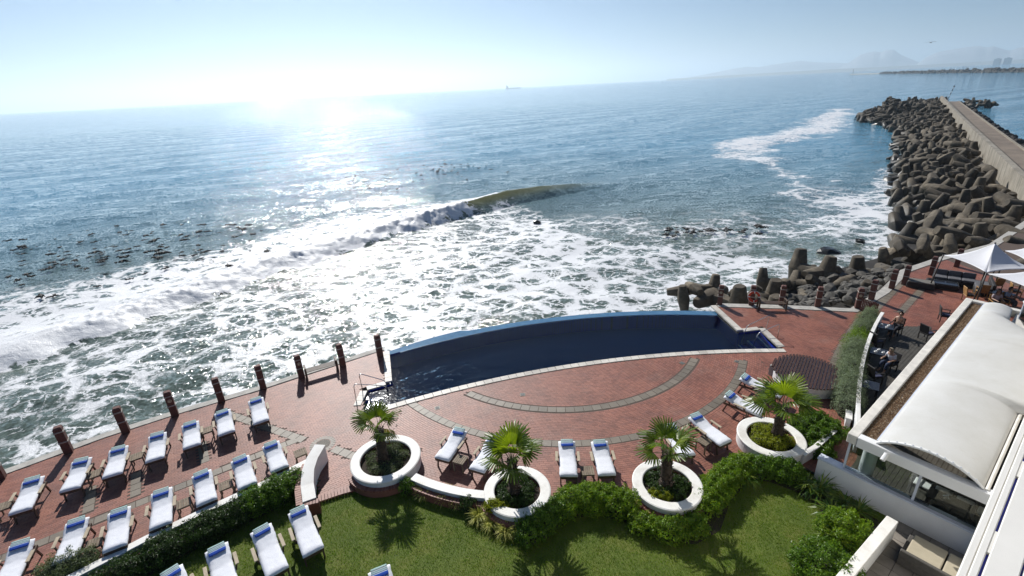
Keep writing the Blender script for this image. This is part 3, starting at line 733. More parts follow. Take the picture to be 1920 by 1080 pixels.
EB = [((3, 897), 0, 'brick bollard cut by the photo border beside the first seafront lounger'),
      ((130, 848), 0, 'brick bollard with two pale bands standing beyond the second seafront lounger'),
      ((237, 810), 0, 'brick bollard standing beyond the third seafront lounger, plain faced'),
      ((329, 779), 1, 'brick bollard with round emblem standing beyond the fourth and fifth loungers'),
      ((416, 753), 0, 'brick bollard standing over the sixth seafront lounger'),
      ((494, 728), 0, 'brick bollard standing over the seventh lounger at the end of its row'),
      ((566, 708), 1, 'brick bollard with round emblem at the near end of the seafront bench'),
      ((643, 686), 0, 'brick bollard at the pool end of the seafront bench'),
      ((713, 668), 0, 'brick bollard at the steps corner of the infinity pool'),
      ((1349, 571), 1, 'brick bollard with emblem at the far pool corner beside two concrete blocks'),
      ((1408, 572), 0, 'brick bollard carrying the orange lifebuoy'),
      ((1464, 572), 0, 'brick bollard at the end of the bench by the lifebuoy'),
      ((1532, 575), 0, 'brick bollard standing alone between the lifebuoy bench and the gate'),
      ((1607, 578), 1, 'brick bollard with emblem holding the slatted timber gate'),
      ((1633, 562), 0, 'brick bollard just past the slatted timber gate'),
      ((1671, 541), 0, 'brick bollard casting a long shadow over the grey paving band'),
      ((1695, 533), 0, 'brick bollard next to the low dark table of the lounge corner'),
      ((1745, 515), 0, 'brick bollard behind the grey outdoor sofa'),
      ((1793, 500), 0, 'brick bollard under the edge of the white shade sail')]
for (px, py), e, lab in EB:
    pt = G(px, py); bollard((pt.x, pt.y, 0), R(33) if px < 720 else R(-25) if px < 1620 else R(40), bool(e), lab)

# ================================================================== TIMBER FURNITURE
M_TEAK = simple('weathered teak', (.20, .155, .105), .75, .3, 5, .3, obj=True, var_obj=.15)
M_TEAKD = simple('dark oiled teak', (.075, .045, .028), .6, .3, 5, .3, obj=True)
M_ARM = simple('bleached armrest teak', (.44, .36, .25), .7, .18, 6, .2, obj=True)
t = NT('white towelling'); p = t.pos(True); n1 = t.noise(p, 6, 4, .6); n2 = t.noise(p, 70, 2, .6); c = t.ramp(n1.outputs[0], [(.3, (.78, .79, .83)), (.7, (.84, .85, .88))])
h = t.math('ADD', n1.outputs[0], t.math('MULTIPLY', n2.outputs[0], .15)); t.set(Base_Color=c, Roughness=.85); t.bump(h, .35, .03); M_TOWEL = t.m
t = NT('striped towel'); p = t.pos(True); sx = t.n('SeparateXYZ'); t.l(p, sx.inputs[0])
u = t.math('MULTIPLY_ADD', sx.outputs['Y'], 1 / .30); u.node.inputs[2].default_value = .5
c = t.ramp(u, [(0, (.012, .075, .45)), (.30, (.018, .11, .58)), (.36, (.62, .70, .78)), (.44, (.02, .08, .25)), (.50, (.50, .62, .60)), (.62, (.24, .42, .44)), (.70, (.62, .68, .66)), (.80, (.05, .10, .16)), (.86, (.36, .50, .46)), (1, (.30, .46, .44))], 'CONSTANT')
n2 = t.noise(p, 60, 2, .6); t.set(Base_Color=c, Roughness=.85); t.bump(n2.outputs[0], .4, .02); M_STRIPE = t.m

def mattress_mesh(seed):
    rnd = random.Random(seed); prof = [(-.9, .52), (-.6, .525), (-.2, .53), (.10, .54), (.30, .575), (.60, .65), (.90, .74)]   # (y, z) of the underside
    th = .085; hw = .335; nx = 8; vs = []; ys = []
    for i in range(len(prof) - 1):
        for k in range(4): t_ = k / 4; ys.append((prof[i][0] * (1 - t_) + prof[i + 1][0] * t_, prof[i][1] * (1 - t_) + prof[i + 1][1] * t_))
    ys.append(prof[-1]); b = MB(); rows = []
    for i, (y, z) in enumerate(ys):
        e = min(i, len(ys) - 1 - i); end = [.35, .85, 1, 1][min(e, 3)]; row = []
        wob = rnd.uniform(-.008, .008); pinch = .02 * math.exp(-((y - .2) / .2) ** 2)
        for j in range(nx + 1):
            s_ = j / nx * 2 - 1; ed = 1 - abs(s_) ** 6 * .55; row.append((s_ * (hw - pinch) + wob, y, z + th * end * ed + rnd.uniform(-.004, .004)))
        row += [((hw - pinch) * .99 + wob, y, z - .035 * end), (-(hw - pinch) * .99 + wob, y, z - .035 * end)]; rows.append(row)
    k = nx + 3; vs = [p for r_ in rows for p in r_]; fs = []
    for i in range(len(rows) - 1):
        for j in range(k): j2 = (j + 1) % k; fs.append((i * k + j, i * k + j2, (i + 1) * k + j2, (i + 1) * k + j))
    fs.append(tuple(reversed(range(k)))); fs.append(tuple((len(rows) - 1) * k + j for j in range(k))); b.add(vs, fs)
    o = b.build('mattress', M_TOWEL, None, smooth=True); me = o.data; bpy.data.objects.remove(o); return me
MATT = [mattress_mesh(s) for s in (1, 2, 3, 4)]
def make_lounger():
    g = thing('sun_lounger', '', 'sun lounger', group='white sun loungers')
    b = MB()
    for s in (-1, 1): b.beam((s * .30, -.90, .45), (s * .30, .88, .45), .04, .11)
    for y in (-.89, .87, .1): b.beam((-.28, y, .445), (.28, y, .445), .04, .10)
    b.build('frame', M_TEAKD, g, bevel=.006)
    for i in range(7):
        y = -.78 + i * .14; MB().box((0, y, .512), (.60, .11, .02)).build('slat', M_TEAKD, g)
    b = MB()
    for s in (-1, 1): b.beam((s * .27, .12, .505), (s * .27, .89, .715), .04, .045)
    for k in range(6):
        f = .1 + k * .17; b.beam((-.27, .12 + .77 * f, .505 + .21 * f), (.27, .12 + .77 * f, .505 + .21 * f), .06, .02)
    b.build('backrest_frame', M_TEAKD, g)
    b = MB()
    for s in (-1, 1): b.beam((s * .22, .80, .67), (s * .22, .62, .47), .035, .03)
    b.build('back_prop', M_TEAKD, g)
    for s in (-1, 1):
        MB().beam((s * .29, -.68, .43), (s * .29, -.78, 0), .05, .065, (0, 1, 0)).build('leg', M_TEAKD, g, bevel=.005)
        MB().beam((s * .29, .70, .43), (s * .29, .86, 0), .05, .065, (0, 1, 0)).build('leg', M_TEAKD, g, bevel=.005)
        b = MB(); b.box((s * .42, .06, .70), (.11, .58, .03)); a = b.build('armrest', M_ARM, g, bevel=.012)
        for y0, y1 in ((-.18, -.14), (.26, .22)): MB().beam((s * .345, y0, .45), (s * .405, y1, .685), .045, .05, (0, 1, 0)).build('arm_post', M_TEAKD, a)
    mt = bpy.data.objects.new('mattress', MATT[0]); COL.objects.link(mt); mt.parent = g
    return g
# rolled towel: a flattened double roll
def towel_mesh():
    b = MB(); n = 14; prof = []
    for i in range(n):
        a = 2 * PI * i / n; prof.append((.15 * math.cos(a) * (1 + .08 * math.cos(2 * a)), .036 * math.sin(a) + .034 + .012 * math.cos(2 * a)))
    vs = []; fs = []; xs = [-.245, -.235, -.1, .1, .235, .245]; ks = [.75, 1, 1.02, .98, 1, .75]
    for x, k in zip(xs, ks): vs += [(x, y * k, .034 + (z - .034) * k) for y, z in prof]
    for i in range(len(xs) - 1):
        for j in range(n): j2 = (j + 1) % n; fs.append((i * n + j, i * n + j2, (i + 1) * n + j2, (i + 1) * n + j))
    fs += [tuple(reversed(range(n))), tuple((len(xs) - 1) * n + j for j in range(n))]
    b.add(vs, fs); o = b.build('rolled_towel', M_STRIPE, None, smooth=True); return o
towel0 = towel_mesh(); _first = [True]
lounger0 = make_lounger(); _n = [0]
def lounger(foot, head, label, tl, dz=0.0, towel=True):
    """foot and head: photo pixels of the middle of the foot edge and of the head edge"""
    a = G(*foot, .60 + dz); h = G(*head, .80 + dz); d = (h - a); d.z = 0; sy = min(1.08, max(.88, d.length / 1.8)); d.normalize(); c = a + d * .9 * sy
    rz = math.atan2(d.y, d.x) - PI / 2 + random.uniform(-.015, .015)
    o = lounger0 if _n[0] == 0 else copy_tree(lounger0); o['label'] = label
    for ch in o.children:
        if ch.name.startswith('mattress'): ch.data = MATT[_n[0] % 4]
    _n[0] += 1; place(o, (c.x, c.y, dz), rz); o.scale = (1, sy, 1)
    if towel:
        if _first[0]: w = towel0; _first[0] = False
        else: w = towel0.copy(); COL.objects.link(w)
        tag(w, tl, 'towel', 'rolled blue striped towels'); k = .74 + random.uniform(-.015, .03)
        q = c + d * k * sy; sl = math.atan2(.09, .30); w.location = (q.x, q.y, dz + .65 + .30 * (k - .60) + .080); w.rotation_euler = (Euler((sl, 0, rz + random.uniform(-.06, .06)), 'XYZ'))
    return o
LOUNGERS = [
 ((37, 955), (62, 895), 'lounger {} in the seafront row between the first two bollards', 'white sun'),
 ((128, 917), (150, 865), None, None)]
rowA = [((36, 958), (62, 896), 'first in the seafront row, beside the corner side table'), ((129, 917), (150, 866), 'second in the seafront row, beside the shadow of a bollard'),
        ((208, 891), (222, 840), 'third in the seafront row, between two side tables'), ((289, 861), (295, 813), 'fourth in the seafront row, under the emblem bollard'),
        ((359, 836), (356, 792), 'fifth in the seafront row, a side table on one arm'), ((425, 811), (416, 770), 'sixth in the seafront row, close under a bollard'),
        ((489, 790), (479, 747), 'last in the seafront row, nearest the seafront bench')]
rowB = [((5, 1098), (30, 1034), 'second row, cut by the corner of the photo'), ((118, 1050), (137, 991), 'second row, partly behind the grey green bush'), ((213, 1027), (224, 954), 'second row, against the low white wall by a side table'),
        ((300, 985), (302, 918), 'second row, foot end hidden by the dark hedge'), ((388, 940), (377, 888), 'second row, between two side tables at the hedge'),
        ((464, 910), (449, 858), 'second row, its foot at the white wall by a table'), ((525, 878), (507, 832), 'last of the second row, beside the end wall table')]
lawnr = [((588, 1033), (557, 954), 'on the lawn nearest the brick pier of the end wall'), ((520, 1072), (488, 987), 'on the lawn, middle one of the three whole ones'), ((425, 1105), (405, 1024), 'on the lawn nearest the dark hedge'),
         ((352, 1150), (318, 1069), 'on the lawn, only its towel end inside the photo beside the hedge'), ((735, 1160), (712, 1074), 'on the open lawn, only its head tip inside the photo')]
poolr = [((828, 859), (862, 806), 'facing the pool beside the tallest planter palm'), ((893, 880), (925, 826), 'half hidden behind the fronds of the middle palm'),
         ((1066, 891), (1063, 826), 'in the pair above the clipped hedge, by the middle palm'), ((1139, 889), (1123, 826), 'in the pair above the clipped hedge, by the hedge planter'),
         ((1290, 853), (1265, 812), 'half hidden behind the palm of the hedge planter'), ((1362, 829), (1301, 777), 'beside the planter with lime groundcover and a side table'),
         ((1432, 772), (1363, 737), 'between the lime planter and the pool, set lengthwise'), ((1468, 738), (1391, 704), 'tucked beside the round slatted deck behind a palm')]
for grp, dz in ((rowA, 0), (rowB, 0), (lawnr, -.10), (poolr, 0)):
    for f, h, lab in grp: lounger(f, h, 'white sun lounger ' + lab, 'rolled striped towel on lounger ' + lab.replace('only its towel end inside the photo ', '').replace(', partly behind', ' behind').replace(', foot end hidden by', ' at').replace('on the lawn, middle one of the three whole ones', 'midmost on the lawn').replace(', its foot at the white wall by a table', ' at the white wall').replace(', only its head tip inside the photo', ''), dz)

def make_side_table():
    g = thing('side_table', '', 'side table', group='slatted teak side tables')
    for i in range(6): MB().box((-.20 + i * .08, 0, .475), (.072, .48, .022)).build('slat', M_TEAK, g, bevel=.004)
    b = MB()
    for s in (-1, 1): b.box((0, s * .20, .435), (.44, .03, .06)); b.box((s * .20, 0, .435), (.03, .37, .06))
    b.build('apron', M_TEAK, g)
    for sx_ in (-1, 1):
        for sy_ in (-1, 1): MB().box((sx_ * .20, sy_ * .20, .203), (.045, .045, .406)).build('leg', M_TEAK, g)
    return g
tb0 = make_side_table(); _tn = 0
TABLES = [((8, 948), 'slatted side table at the photo border beside the first seafront lounger'), ((177, 888), 'slatted side table between the second and third seafront loungers'), ((256, 855), 'slatted side table between the third and fourth seafront loungers'),
          ((387, 806), 'slatted side table between the fifth and sixth seafront loungers'), ((176, 1018), 'slatted side table in the second row by the grey green bush'), ((344, 943), 'slatted side table at the dark hedge in the second row'),
          ((423, 909), 'slatted side table above the bright hedge end in the second row'), ((563, 848), 'slatted side table beside the curved white end wall'), ((863, 861), 'slatted side table between the loungers near the middle palm'),
          ((1102, 882), 'slatted side table between the pair above the clipped hedge'), ((1320, 826), 'slatted side table beside the hedge planter palm'), ((1412, 771), 'slatted side table behind the lime planter palm')]
for i, ((px, py), lab) in enumerate(TABLES):
    pt = G(px, py, .48); o = tb0 if i == 0 else copy_tree(tb0); o['label'] = lab; place(o, (pt.x, pt.y, 0), R(33) if px < 600 else R({863: -25, 1102: 0, 1320: 35, 1412: 50}[px]) )

def make_bench():
    g = thing('bench', '', 'bench', group='timber benches on the sea edge'); W_ = 1.55
    for i in range(5): MB().box((0, -.18 + i * .09, .455), (W_, .075, .03)).build('slat', M_TEAKD, g, bevel=.004)
    for s in (-1, 1):
        b = MB(); b.box((s * (W_ / 2 + .03), -.19, .33), (.09, .09, .66)); b.box((s * (W_ / 2 + .03), .19, .33), (.09, .09, .66)); b.build('leg', M_TEAKD, g, bevel=.006)
        MB().box((s * (W_ / 2 + .03), 0, .68), (.10, .54, .05)).build('armrest', M_TEAKD, g, bevel=.008)
    MB().beam((-W_ / 2, 0, .40), (W_ / 2, 0, .40), .06, .07).build('rail', M_TEAKD, g)
    return g
be = make_bench(); be['label'] = 'dark timber bench between two bollards left of the pool'.replace('left of the pool', 'beside the pool steps'); a, c = G(575, 695, .45), G(628, 680, .45)
place(be, ((a.x + c.x) / 2, (a.y + c.y) / 2, 0), math.atan2(c.y - a.y, c.x - a.x))
b2 = copy_tree(be); b2['label'] = 'dark timber bench beside the orange lifebuoy'; a, c = G(1423, 567, .45), G(1473, 568, .45); place(b2, ((a.x + c.x) / 2, (a.y + c.y) / 2, 0), math.atan2(c.y - a.y, c.x - a.x))

# lifebuoy on its bollard
t = NT('lifebuoy'); p = t.pos(True); sx = t.n('SeparateXYZ'); t.l(p, sx.inputs[0]); an = t.math('ARCTAN2', sx.outputs['Y'], sx.outputs['X']); an = t.math('ABSOLUTE', t.math('SINE', t.math('MULTIPLY', an, 2)))
c = t.ramp(an, [(0, (.75, .73, .70)), (.22, (.55, .045, .012))], 'CONSTANT'); t.set(Base_Color=c, Roughness=.4); M_BUOY = t.m
g = thing('lifebuoy', 'orange lifebuoy with white bands hanging on a brick bollard', 'lifebuoy'); b = MB(); n = 28
b.lathe([(.30 + .075 * math.cos(2 * PI * i / 12), .055 * math.sin(2 * PI * i / 12)) for i in range(12)], n, closed=True); b.build('ring', M_BUOY, g, smooth=True)
b = MB(); b.tube([(.385 * math.cos(2 * PI * i / 24), .385 * math.sin(2 * PI * i / 24), .02) for i in range(25)], .01, 5); b.build('rope', M_WHITE, g)
pt = G(1408, 572); g.location = (pt.x - .03, pt.y - .28, .72); g.rotation_euler = (R(78), 0, R(-15))

# pool handrails
M_STEEL = simple('stainless steel', (.62, .62, .62), .22, .05, 3, 0, metal=1.0)
def handrail(name, label, pts_list):
    c0 = pts_list[0][0]; g = thing(name, label, 'handrail', (c0[0], c0[1], 0), group='steel pool handrails', world=True)
    for pts in pts_list:
        b = MB(); P_ = [Vector(p) for p in pts]; out = []
        for i in range(len(P_)):                       # round the corners
            if i in (0, len(P_) - 1): out.append(P_[i]); continue
            a, c = P_[i - 1], P_[i + 1]; ra = min(.18, (a - P_[i]).length / 2.5); rc = min(.18, (c - P_[i]).length / 2.5)
            A_ = P_[i] + (a - P_[i]).normalized() * ra; C_ = P_[i] + (c - P_[i]).normalized() * rc
            for k in range(5): t_ = k / 4; out.append(A_ * (1 - t_) ** 2 + P_[i] * 2 * t_ * (1 - t_) + C_ * t_ ** 2)
        b.tube(out, .022, 8); b.build('rail', M_STEEL, g, smooth=True)
handrail('handrail', 'curved steel handrail at the pool steps near the seafront bench', [[(-7.95, 20.05, 0), (-8.0, 20.25, .95), (-6.6, 20.7, .45), (-6.45, 20.75, -.7)], [(-7.95, 21.15, 0), (-8.0, 21.2, .95), (-6.75, 21.25, .40), (-6.6, 21.25, -.7)]])
handrail('handrail', 'steel handrail at the pool steps near the round deck', [[(14.95, 25.35, 0), (15.05, 25.35, .95), (13.55, 24.9, .55), (13.3, 24.85, -.7)], [(15.1, 24.3, 0), (15.1, 24.3, .9), (13.8, 24.1, .45), (13.6, 24.1, -.7)]])

# slatted gate
a, c = G(1612, 582), G(1641, 592); g = thing('timber_gate', 'low reddish slatted timber gate between bollard and white wall', 'gate', (a.x, a.y, 0), world=True)
d = c - a; M_GATE = simple('gate timber', (.12, .035, .022), .6, .25, 6, .2)
for i in range(11): q = a + d * (i / 10); MB().box((q.x, q.y, .42), (.075, .022, .80 + .05 * math.sin(i / 10 * PI)), math.atan2(d.y, d.x)).build('slat', M_GATE, g)
off = Vector((-d.y, d.x, 0)).normalized() * .025
for z in (.2, .65): MB().beam(a + off + Vector((0, 0, z)), c + off + Vector((0, 0, z)), .03, .06).build('rail', M_GATE, g)

# drains and the manhole ring
M_IRON = simple('cast iron cover', (.075, .075, .075), .6, .3, 20, .4)
p = G(605, 833); g = thing('manhole_cover', 'round patterned manhole cover in a ring of pale bricks on the terrace', 'manhole cover', (p.x, p.y, 0))
b = MB(); b.lathe([(0, .008), (.30, .008), (.32, .0)], 36); b.build('cover', simple('pebbled cover', (.20, .18, .15), .8, .45, 30, .6), g)
for i in range(24): a_ = 2 * PI * i / 24; o = bpy.data.objects.new('brick', tile_me); COL.objects.link(o); o.parent = g; o.location = (.44 * math.cos(a_), .44 * math.sin(a_), .006); o.rotation_euler = (0, 0, a_); o.scale = (.21, .103, .6)
def make_drain():
    g = thing('floor_drain', '', 'drain', group='small square floor drains'); MB().box((0, 0, .004), (.26, .26, .012)).build('frame', M_TILE, g); MB().box((0, 0, .010), (.17, .17, .012)).build('grate', M_IRON, g); return g
dr0 = make_drain()
for i, ((px, py), lab) in enumerate([((980, 740), 'small floor drain inside the inner curved tile band'), ((820, 765), 'small floor drain near the outer curved band by the tall palm'), ((1279, 681), 'small floor drain at the upper end of the inner curved band'), ((1382, 678), 'small floor drain near the round slatted deck')]):
    o = dr0 if i == 0 else copy_tree(dr0); p = G(px, py); place(o, (p.x, p.y, 0), .3 * i); o['label'] = lab
# ================================================================== PLANTS
def leaves_np(blobs, n, size, aspect=.5, fold=.25, shell=.72, up=.35, seed=0, cull=None):
    """leaf-sized folded faces through the volume of several ellipsoids; blobs: (x, y, z, rx, ry, rz)"""
    g = np.random.default_rng(seed); B = np.array(blobs, float); w = (B[:, 3] * B[:, 4]) ** .5 * B[:, 5]; w = w / w.sum()
    bi = g.choice(len(B), n, p=w); d = g.normal(size=(n, 3)); d /= np.linalg.norm(d, axis=1)[:, None]; d[:, 2] = np.where(d[:, 2] < -.35, -d[:, 2], d[:, 2])
    rad = shell + (1.06 - shell) * g.random(n) ** .6
    lump = 1 + .20 * np.sin(d[:, 0] * 7 + bi) * np.sin(d[:, 1] * 8 + bi * 2) + .10 * np.sin(d[:, 2] * 13 + bi)
    P_ = B[bi, :3] + d * B[bi, 3:6] * (rad * lump)[:, None]
    if cull is not None: k = cull(P_); P_, d = P_[k], d[k]
    n = len(P_)
    nrm = d + g.normal(scale=.65, size=(n, 3)); nrm[:, 2] += up; nrm /= np.linalg.norm(nrm, axis=1)[:, None]
    t_ = np.cross(nrm, g.normal(size=(n, 3))); t_ /= np.linalg.norm(t_, axis=1)[:, None]; s_ = np.cross(nrm, t_)
    L = (size * g.uniform(.65, 1.35, n))[:, None]; W = L * aspect
    V = np.zeros((n, 4, 3)); V[:, 0] = P_ - t_ * L * .5; V[:, 1] = P_ + s_ * W * .5 + nrm * L * fold * .4; V[:, 2] = P_ + t_ * L * .5 - nrm * L * fold * .3; V[:, 3] = P_ - s_ * W * .5 + nrm * L * fold * .4
    Fq = np.arange(n * 4).reshape(-1, 4)
    return V.reshape(-1, 3), Fq
M_CORE = simple('shrub core shade', (.022, .020, .012), .95, .4, 9, .4)  # near-black filler core; the shade inside the foliage is put into its colour
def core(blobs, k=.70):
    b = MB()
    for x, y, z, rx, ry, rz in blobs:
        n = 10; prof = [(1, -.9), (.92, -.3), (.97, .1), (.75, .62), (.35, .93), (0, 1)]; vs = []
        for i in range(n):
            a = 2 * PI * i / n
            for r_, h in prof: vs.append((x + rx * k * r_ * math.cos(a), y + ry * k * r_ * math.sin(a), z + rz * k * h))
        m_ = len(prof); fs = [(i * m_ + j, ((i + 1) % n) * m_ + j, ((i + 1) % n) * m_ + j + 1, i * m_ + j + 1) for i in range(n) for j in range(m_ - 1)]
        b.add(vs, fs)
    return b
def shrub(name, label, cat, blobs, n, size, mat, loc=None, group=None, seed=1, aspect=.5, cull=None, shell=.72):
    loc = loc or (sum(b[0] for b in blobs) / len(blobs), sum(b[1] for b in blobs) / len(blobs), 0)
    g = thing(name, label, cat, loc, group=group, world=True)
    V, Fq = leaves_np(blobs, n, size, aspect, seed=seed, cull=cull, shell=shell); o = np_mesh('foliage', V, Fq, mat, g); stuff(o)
    stuff(core(blobs).build('dark_core', M_CORE, g)); return g
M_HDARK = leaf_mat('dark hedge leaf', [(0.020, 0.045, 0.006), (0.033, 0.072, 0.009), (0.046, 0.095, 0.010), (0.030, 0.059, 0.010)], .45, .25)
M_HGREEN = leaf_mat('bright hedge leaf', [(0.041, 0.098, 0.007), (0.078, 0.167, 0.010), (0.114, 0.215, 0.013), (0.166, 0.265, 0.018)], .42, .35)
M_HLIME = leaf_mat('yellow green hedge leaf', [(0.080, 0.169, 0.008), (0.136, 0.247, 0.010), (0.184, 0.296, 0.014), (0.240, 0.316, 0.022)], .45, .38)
M_LIME = leaf_mat('lime groundcover leaf', [(0.170, 0.218, 0.010), (0.265, 0.309, 0.014), (0.321, 0.328, 0.018), (0.208, 0.255, 0.012)], .5, .4)
M_SILVER = leaf_mat('silver green leaf', [(0.184, 0.240, 0.146), (0.240, 0.298, 0.183), (0.298, 0.356, 0.218), (0.150, 0.207, 0.114)], .7, .15)
M_GREYG = leaf_mat('grey green leaf', [(0.091, 0.127, 0.058), (0.137, 0.173, 0.079), (0.182, 0.218, 0.108)], .6, .25)
M_STRAP = leaf_mat('strap leaf', [(0.036, 0.090, 0.009), (0.063, 0.140, 0.012), (0.099, 0.180, 0.016), (0.180, 0.216, 0.030)], .35, .3, .5)
M_TUFT = leaf_mat('variegated blade', [(0.286, 0.321, 0.051), (0.476, 0.482, 0.100), (0.714, 0.666, 0.186), (0.214, 0.275, 0.029), (0.571, 0.528, 0.129)], .5, .35)
def along(path, step, fn):
    P_ = [Vector(p[:2]) for p in path]; out = []; i = 0
    for a, c in zip(P_[:-1], P_[1:]):
        n = max(1, round((c - a).length / step))
        for k in range(n): out.append(fn(a + (c - a) * ((k + random.uniform(.2, .8)) / n), i)); i += 1
    return out
# dark hedge behind the lounger wall: three runs of different green
RP = random.Random(4)
def hb(w, h, z=-.1):
    return lambda p, i: (p.x + RP.uniform(-.08, .08), p.y + RP.uniform(-.08, .08), z + h * .30, w * RP.uniform(.85, 1.15), w * RP.uniform(.85, 1.15), h * .70 * RP.uniform(.85, 1.12))
_hp = [(-16.6, 7.75), (-15.0, 9.5), (-13.4, 10.85), (-12.4, 11.75)]
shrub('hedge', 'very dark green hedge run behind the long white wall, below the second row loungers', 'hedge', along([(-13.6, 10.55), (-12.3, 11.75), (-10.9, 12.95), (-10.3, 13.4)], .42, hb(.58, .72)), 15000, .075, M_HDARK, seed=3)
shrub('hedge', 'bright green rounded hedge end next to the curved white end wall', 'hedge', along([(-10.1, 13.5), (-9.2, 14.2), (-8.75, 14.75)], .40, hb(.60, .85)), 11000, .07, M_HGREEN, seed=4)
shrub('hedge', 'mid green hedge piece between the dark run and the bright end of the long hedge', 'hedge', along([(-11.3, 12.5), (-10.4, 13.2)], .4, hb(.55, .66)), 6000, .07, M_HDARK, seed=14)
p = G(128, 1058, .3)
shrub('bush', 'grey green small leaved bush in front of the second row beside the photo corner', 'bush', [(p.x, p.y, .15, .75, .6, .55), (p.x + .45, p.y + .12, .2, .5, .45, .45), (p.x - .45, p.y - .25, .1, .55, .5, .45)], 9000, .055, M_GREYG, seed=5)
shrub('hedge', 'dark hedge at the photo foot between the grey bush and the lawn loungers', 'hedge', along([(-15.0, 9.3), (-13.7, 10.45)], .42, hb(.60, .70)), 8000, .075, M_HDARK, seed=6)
# clipped hedge of the middle, in its four visible runs
shrub('hedge', 'deep green hedge flank wrapping the planter of the middle palm', 'hedge', along([(.15, 11.95), (.75, 12.3), (1.2, 12.75)], .34, hb(.52, .72)), 9000, .075, M_HGREEN, seed=7)
shrub('hedge', 'yellow green clipped hedge between the middle palm planter and the hedge planter', 'hedge', along([(1.35, 12.95), (2.3, 13.15), (3.2, 13.0), (3.85, 12.7)], .36, hb(.52, .76)), 17000, .075, M_HLIME, seed=8)
shrub('hedge', 'low hedge curling under the planter set at the lawn bend', 'hedge', along([(3.9, 12.2), (4.6, 11.8), (5.4, 11.7), (6.1, 12.0)], .34, hb(.42, .55)), 9000, .075, M_HLIME, seed=9)
shrub('hedge', 'broad sunny hedge climbing from the hedge planter to the lime planter', 'hedge', along([(6.35, 12.55), (6.95, 13.25), (7.8, 13.95), (8.7, 14.5)], .34, hb(.50, .70)), 20000, .08, M_HLIME, seed=10)
shrub('hedge', 'green hedge top between the lime planter and the white window wall', 'hedge', along([(8.9, 14.3), (9.6, 14.15), (10.1, 13.8)], .34, hb(.48, .70)), 9000, .085, M_HGREEN, seed=12)
p = G(1545, 815, .4)
shrub('bush', 'leafy green bush between the lime planter, slatted deck and white curved wall', 'bush', [(12.0, 16.3, .2, .70, .6, .42), (12.65, 16.7, .2, .65, .6, .38), (12.9, 16.1, .2, .6, .6, .38), (12.2, 15.7, .2, .6, .5, .4), (11.9, 15.0, .1, .45, .5, .35)], 20000, .08, M_HGREEN, seed=13)
for (px, py, r_, h_, lab, sd) in ((1585, 985, .70, .95, 'rounded light green bush beside the white yard wall, the upper of two', 15), (1545, 1050, .85, .95, 'large leafy bush at the photo foot beside the white yard wall', 16)):
    p = G(px, py, .5); shrub('bush', lab, 'bush', [(p.x, p.y, .3, r_, r_ * .9, h_ * .6), (p.x + .3, p.y - .3, .25, r_ * .7, r_ * .7, h_ * .5), (p.x - .35, p.y + .1, .2, r_ * .6, r_ * .6, h_ * .5)], 9000, .085, M_HLIME if sd == 15 else M_HGREEN, seed=sd, aspect=.45)
# silver hedge along the curved wall
def sil(a, b): return [(RBc[0] + RBr * math.cos(t_), RBc[1] + RBr * math.sin(t_)) for t_ in np.linspace(a, b, 6)]
RBc, RBr = (52.24, -6.7), 44.75
ta = [math.atan2(y - RBc[1], x - RBc[0]) for x, y in ((21.4, 25.9), (19.3, 23.6), (18.9, 23.1), (18.2, 22.3), (16.3, 19.6), (14.5, 16.9))]
ta = [a if a > 0 else a + 2 * PI for a in ta]
shrub('hedge', 'silver green trimmed hedge by the timber gate end of the curved wall', 'hedge', along(sil(ta[0], ta[1]), .35, hb(.50, .98, 0)), 16000, .055, M_SILVER, seed=20, aspect=.4)
shrub('bush', 'small bright green bush breaking the silver hedge of the curved wall', 'bush', along(sil(ta[1], ta[3]), .35, hb(.50, .90, 0)), 7000, .06, M_HLIME, seed=21)
shrub('hedge', 'long silver green hedge mound along the curved wall beside the slatted deck', 'hedge', along(sil(ta[3], ta[5]), .34, hb(.58, 1.10, 0)), 42000, .055, M_SILVER, seed=22, aspect=.4)
# groundcover inside the planters
gc = [(RINGS[0], M_GREYG, 'low grey green groundcover under the tallest palm', 12, .05), (RINGS[1], M_HDARK, 'dark leafy groundcover under the middle palm', 10, .07), (RINGS[2], M_HDARK, 'mixed dark and reddish groundcover in the hedge planter', 9, .07), (RINGS[3], M_LIME, 'lime yellow groundcover in the planter beside the slatted deck', 11, .07)]
for k, ((x, y, r), mt_, lab, n, sz) in enumerate(gc):
    bl = []
    for i in range(n):
        a = i * 2.4 + k; q = math.sqrt((i + .6) / n) * (r - .62); bl.append((x + q * math.cos(a), y + q * math.sin(a), .33, .30, .30, (.16 if k == 0 else .24) * RP.uniform(.7, 1.3)))
    shrub('groundcover', lab, 'groundcover', bl, 7000, sz, mt_, (x, y, .3), seed=30 + k)
    if k in (1, 2): p = G(*((925, 945) if k == 1 else (1232, 925)), .45); shrub('groundcover', 'patch of lime leaves at the lawn side of ' + ('the middle palm planter' if k == 1 else 'the hedge planter'), 'groundcover', [(p.x, p.y, .34, .33, .25, .24), (p.x + .3, p.y - .05, .33, .25, .22, .2)], 1800, .07, M_LIME, seed=40 + k)

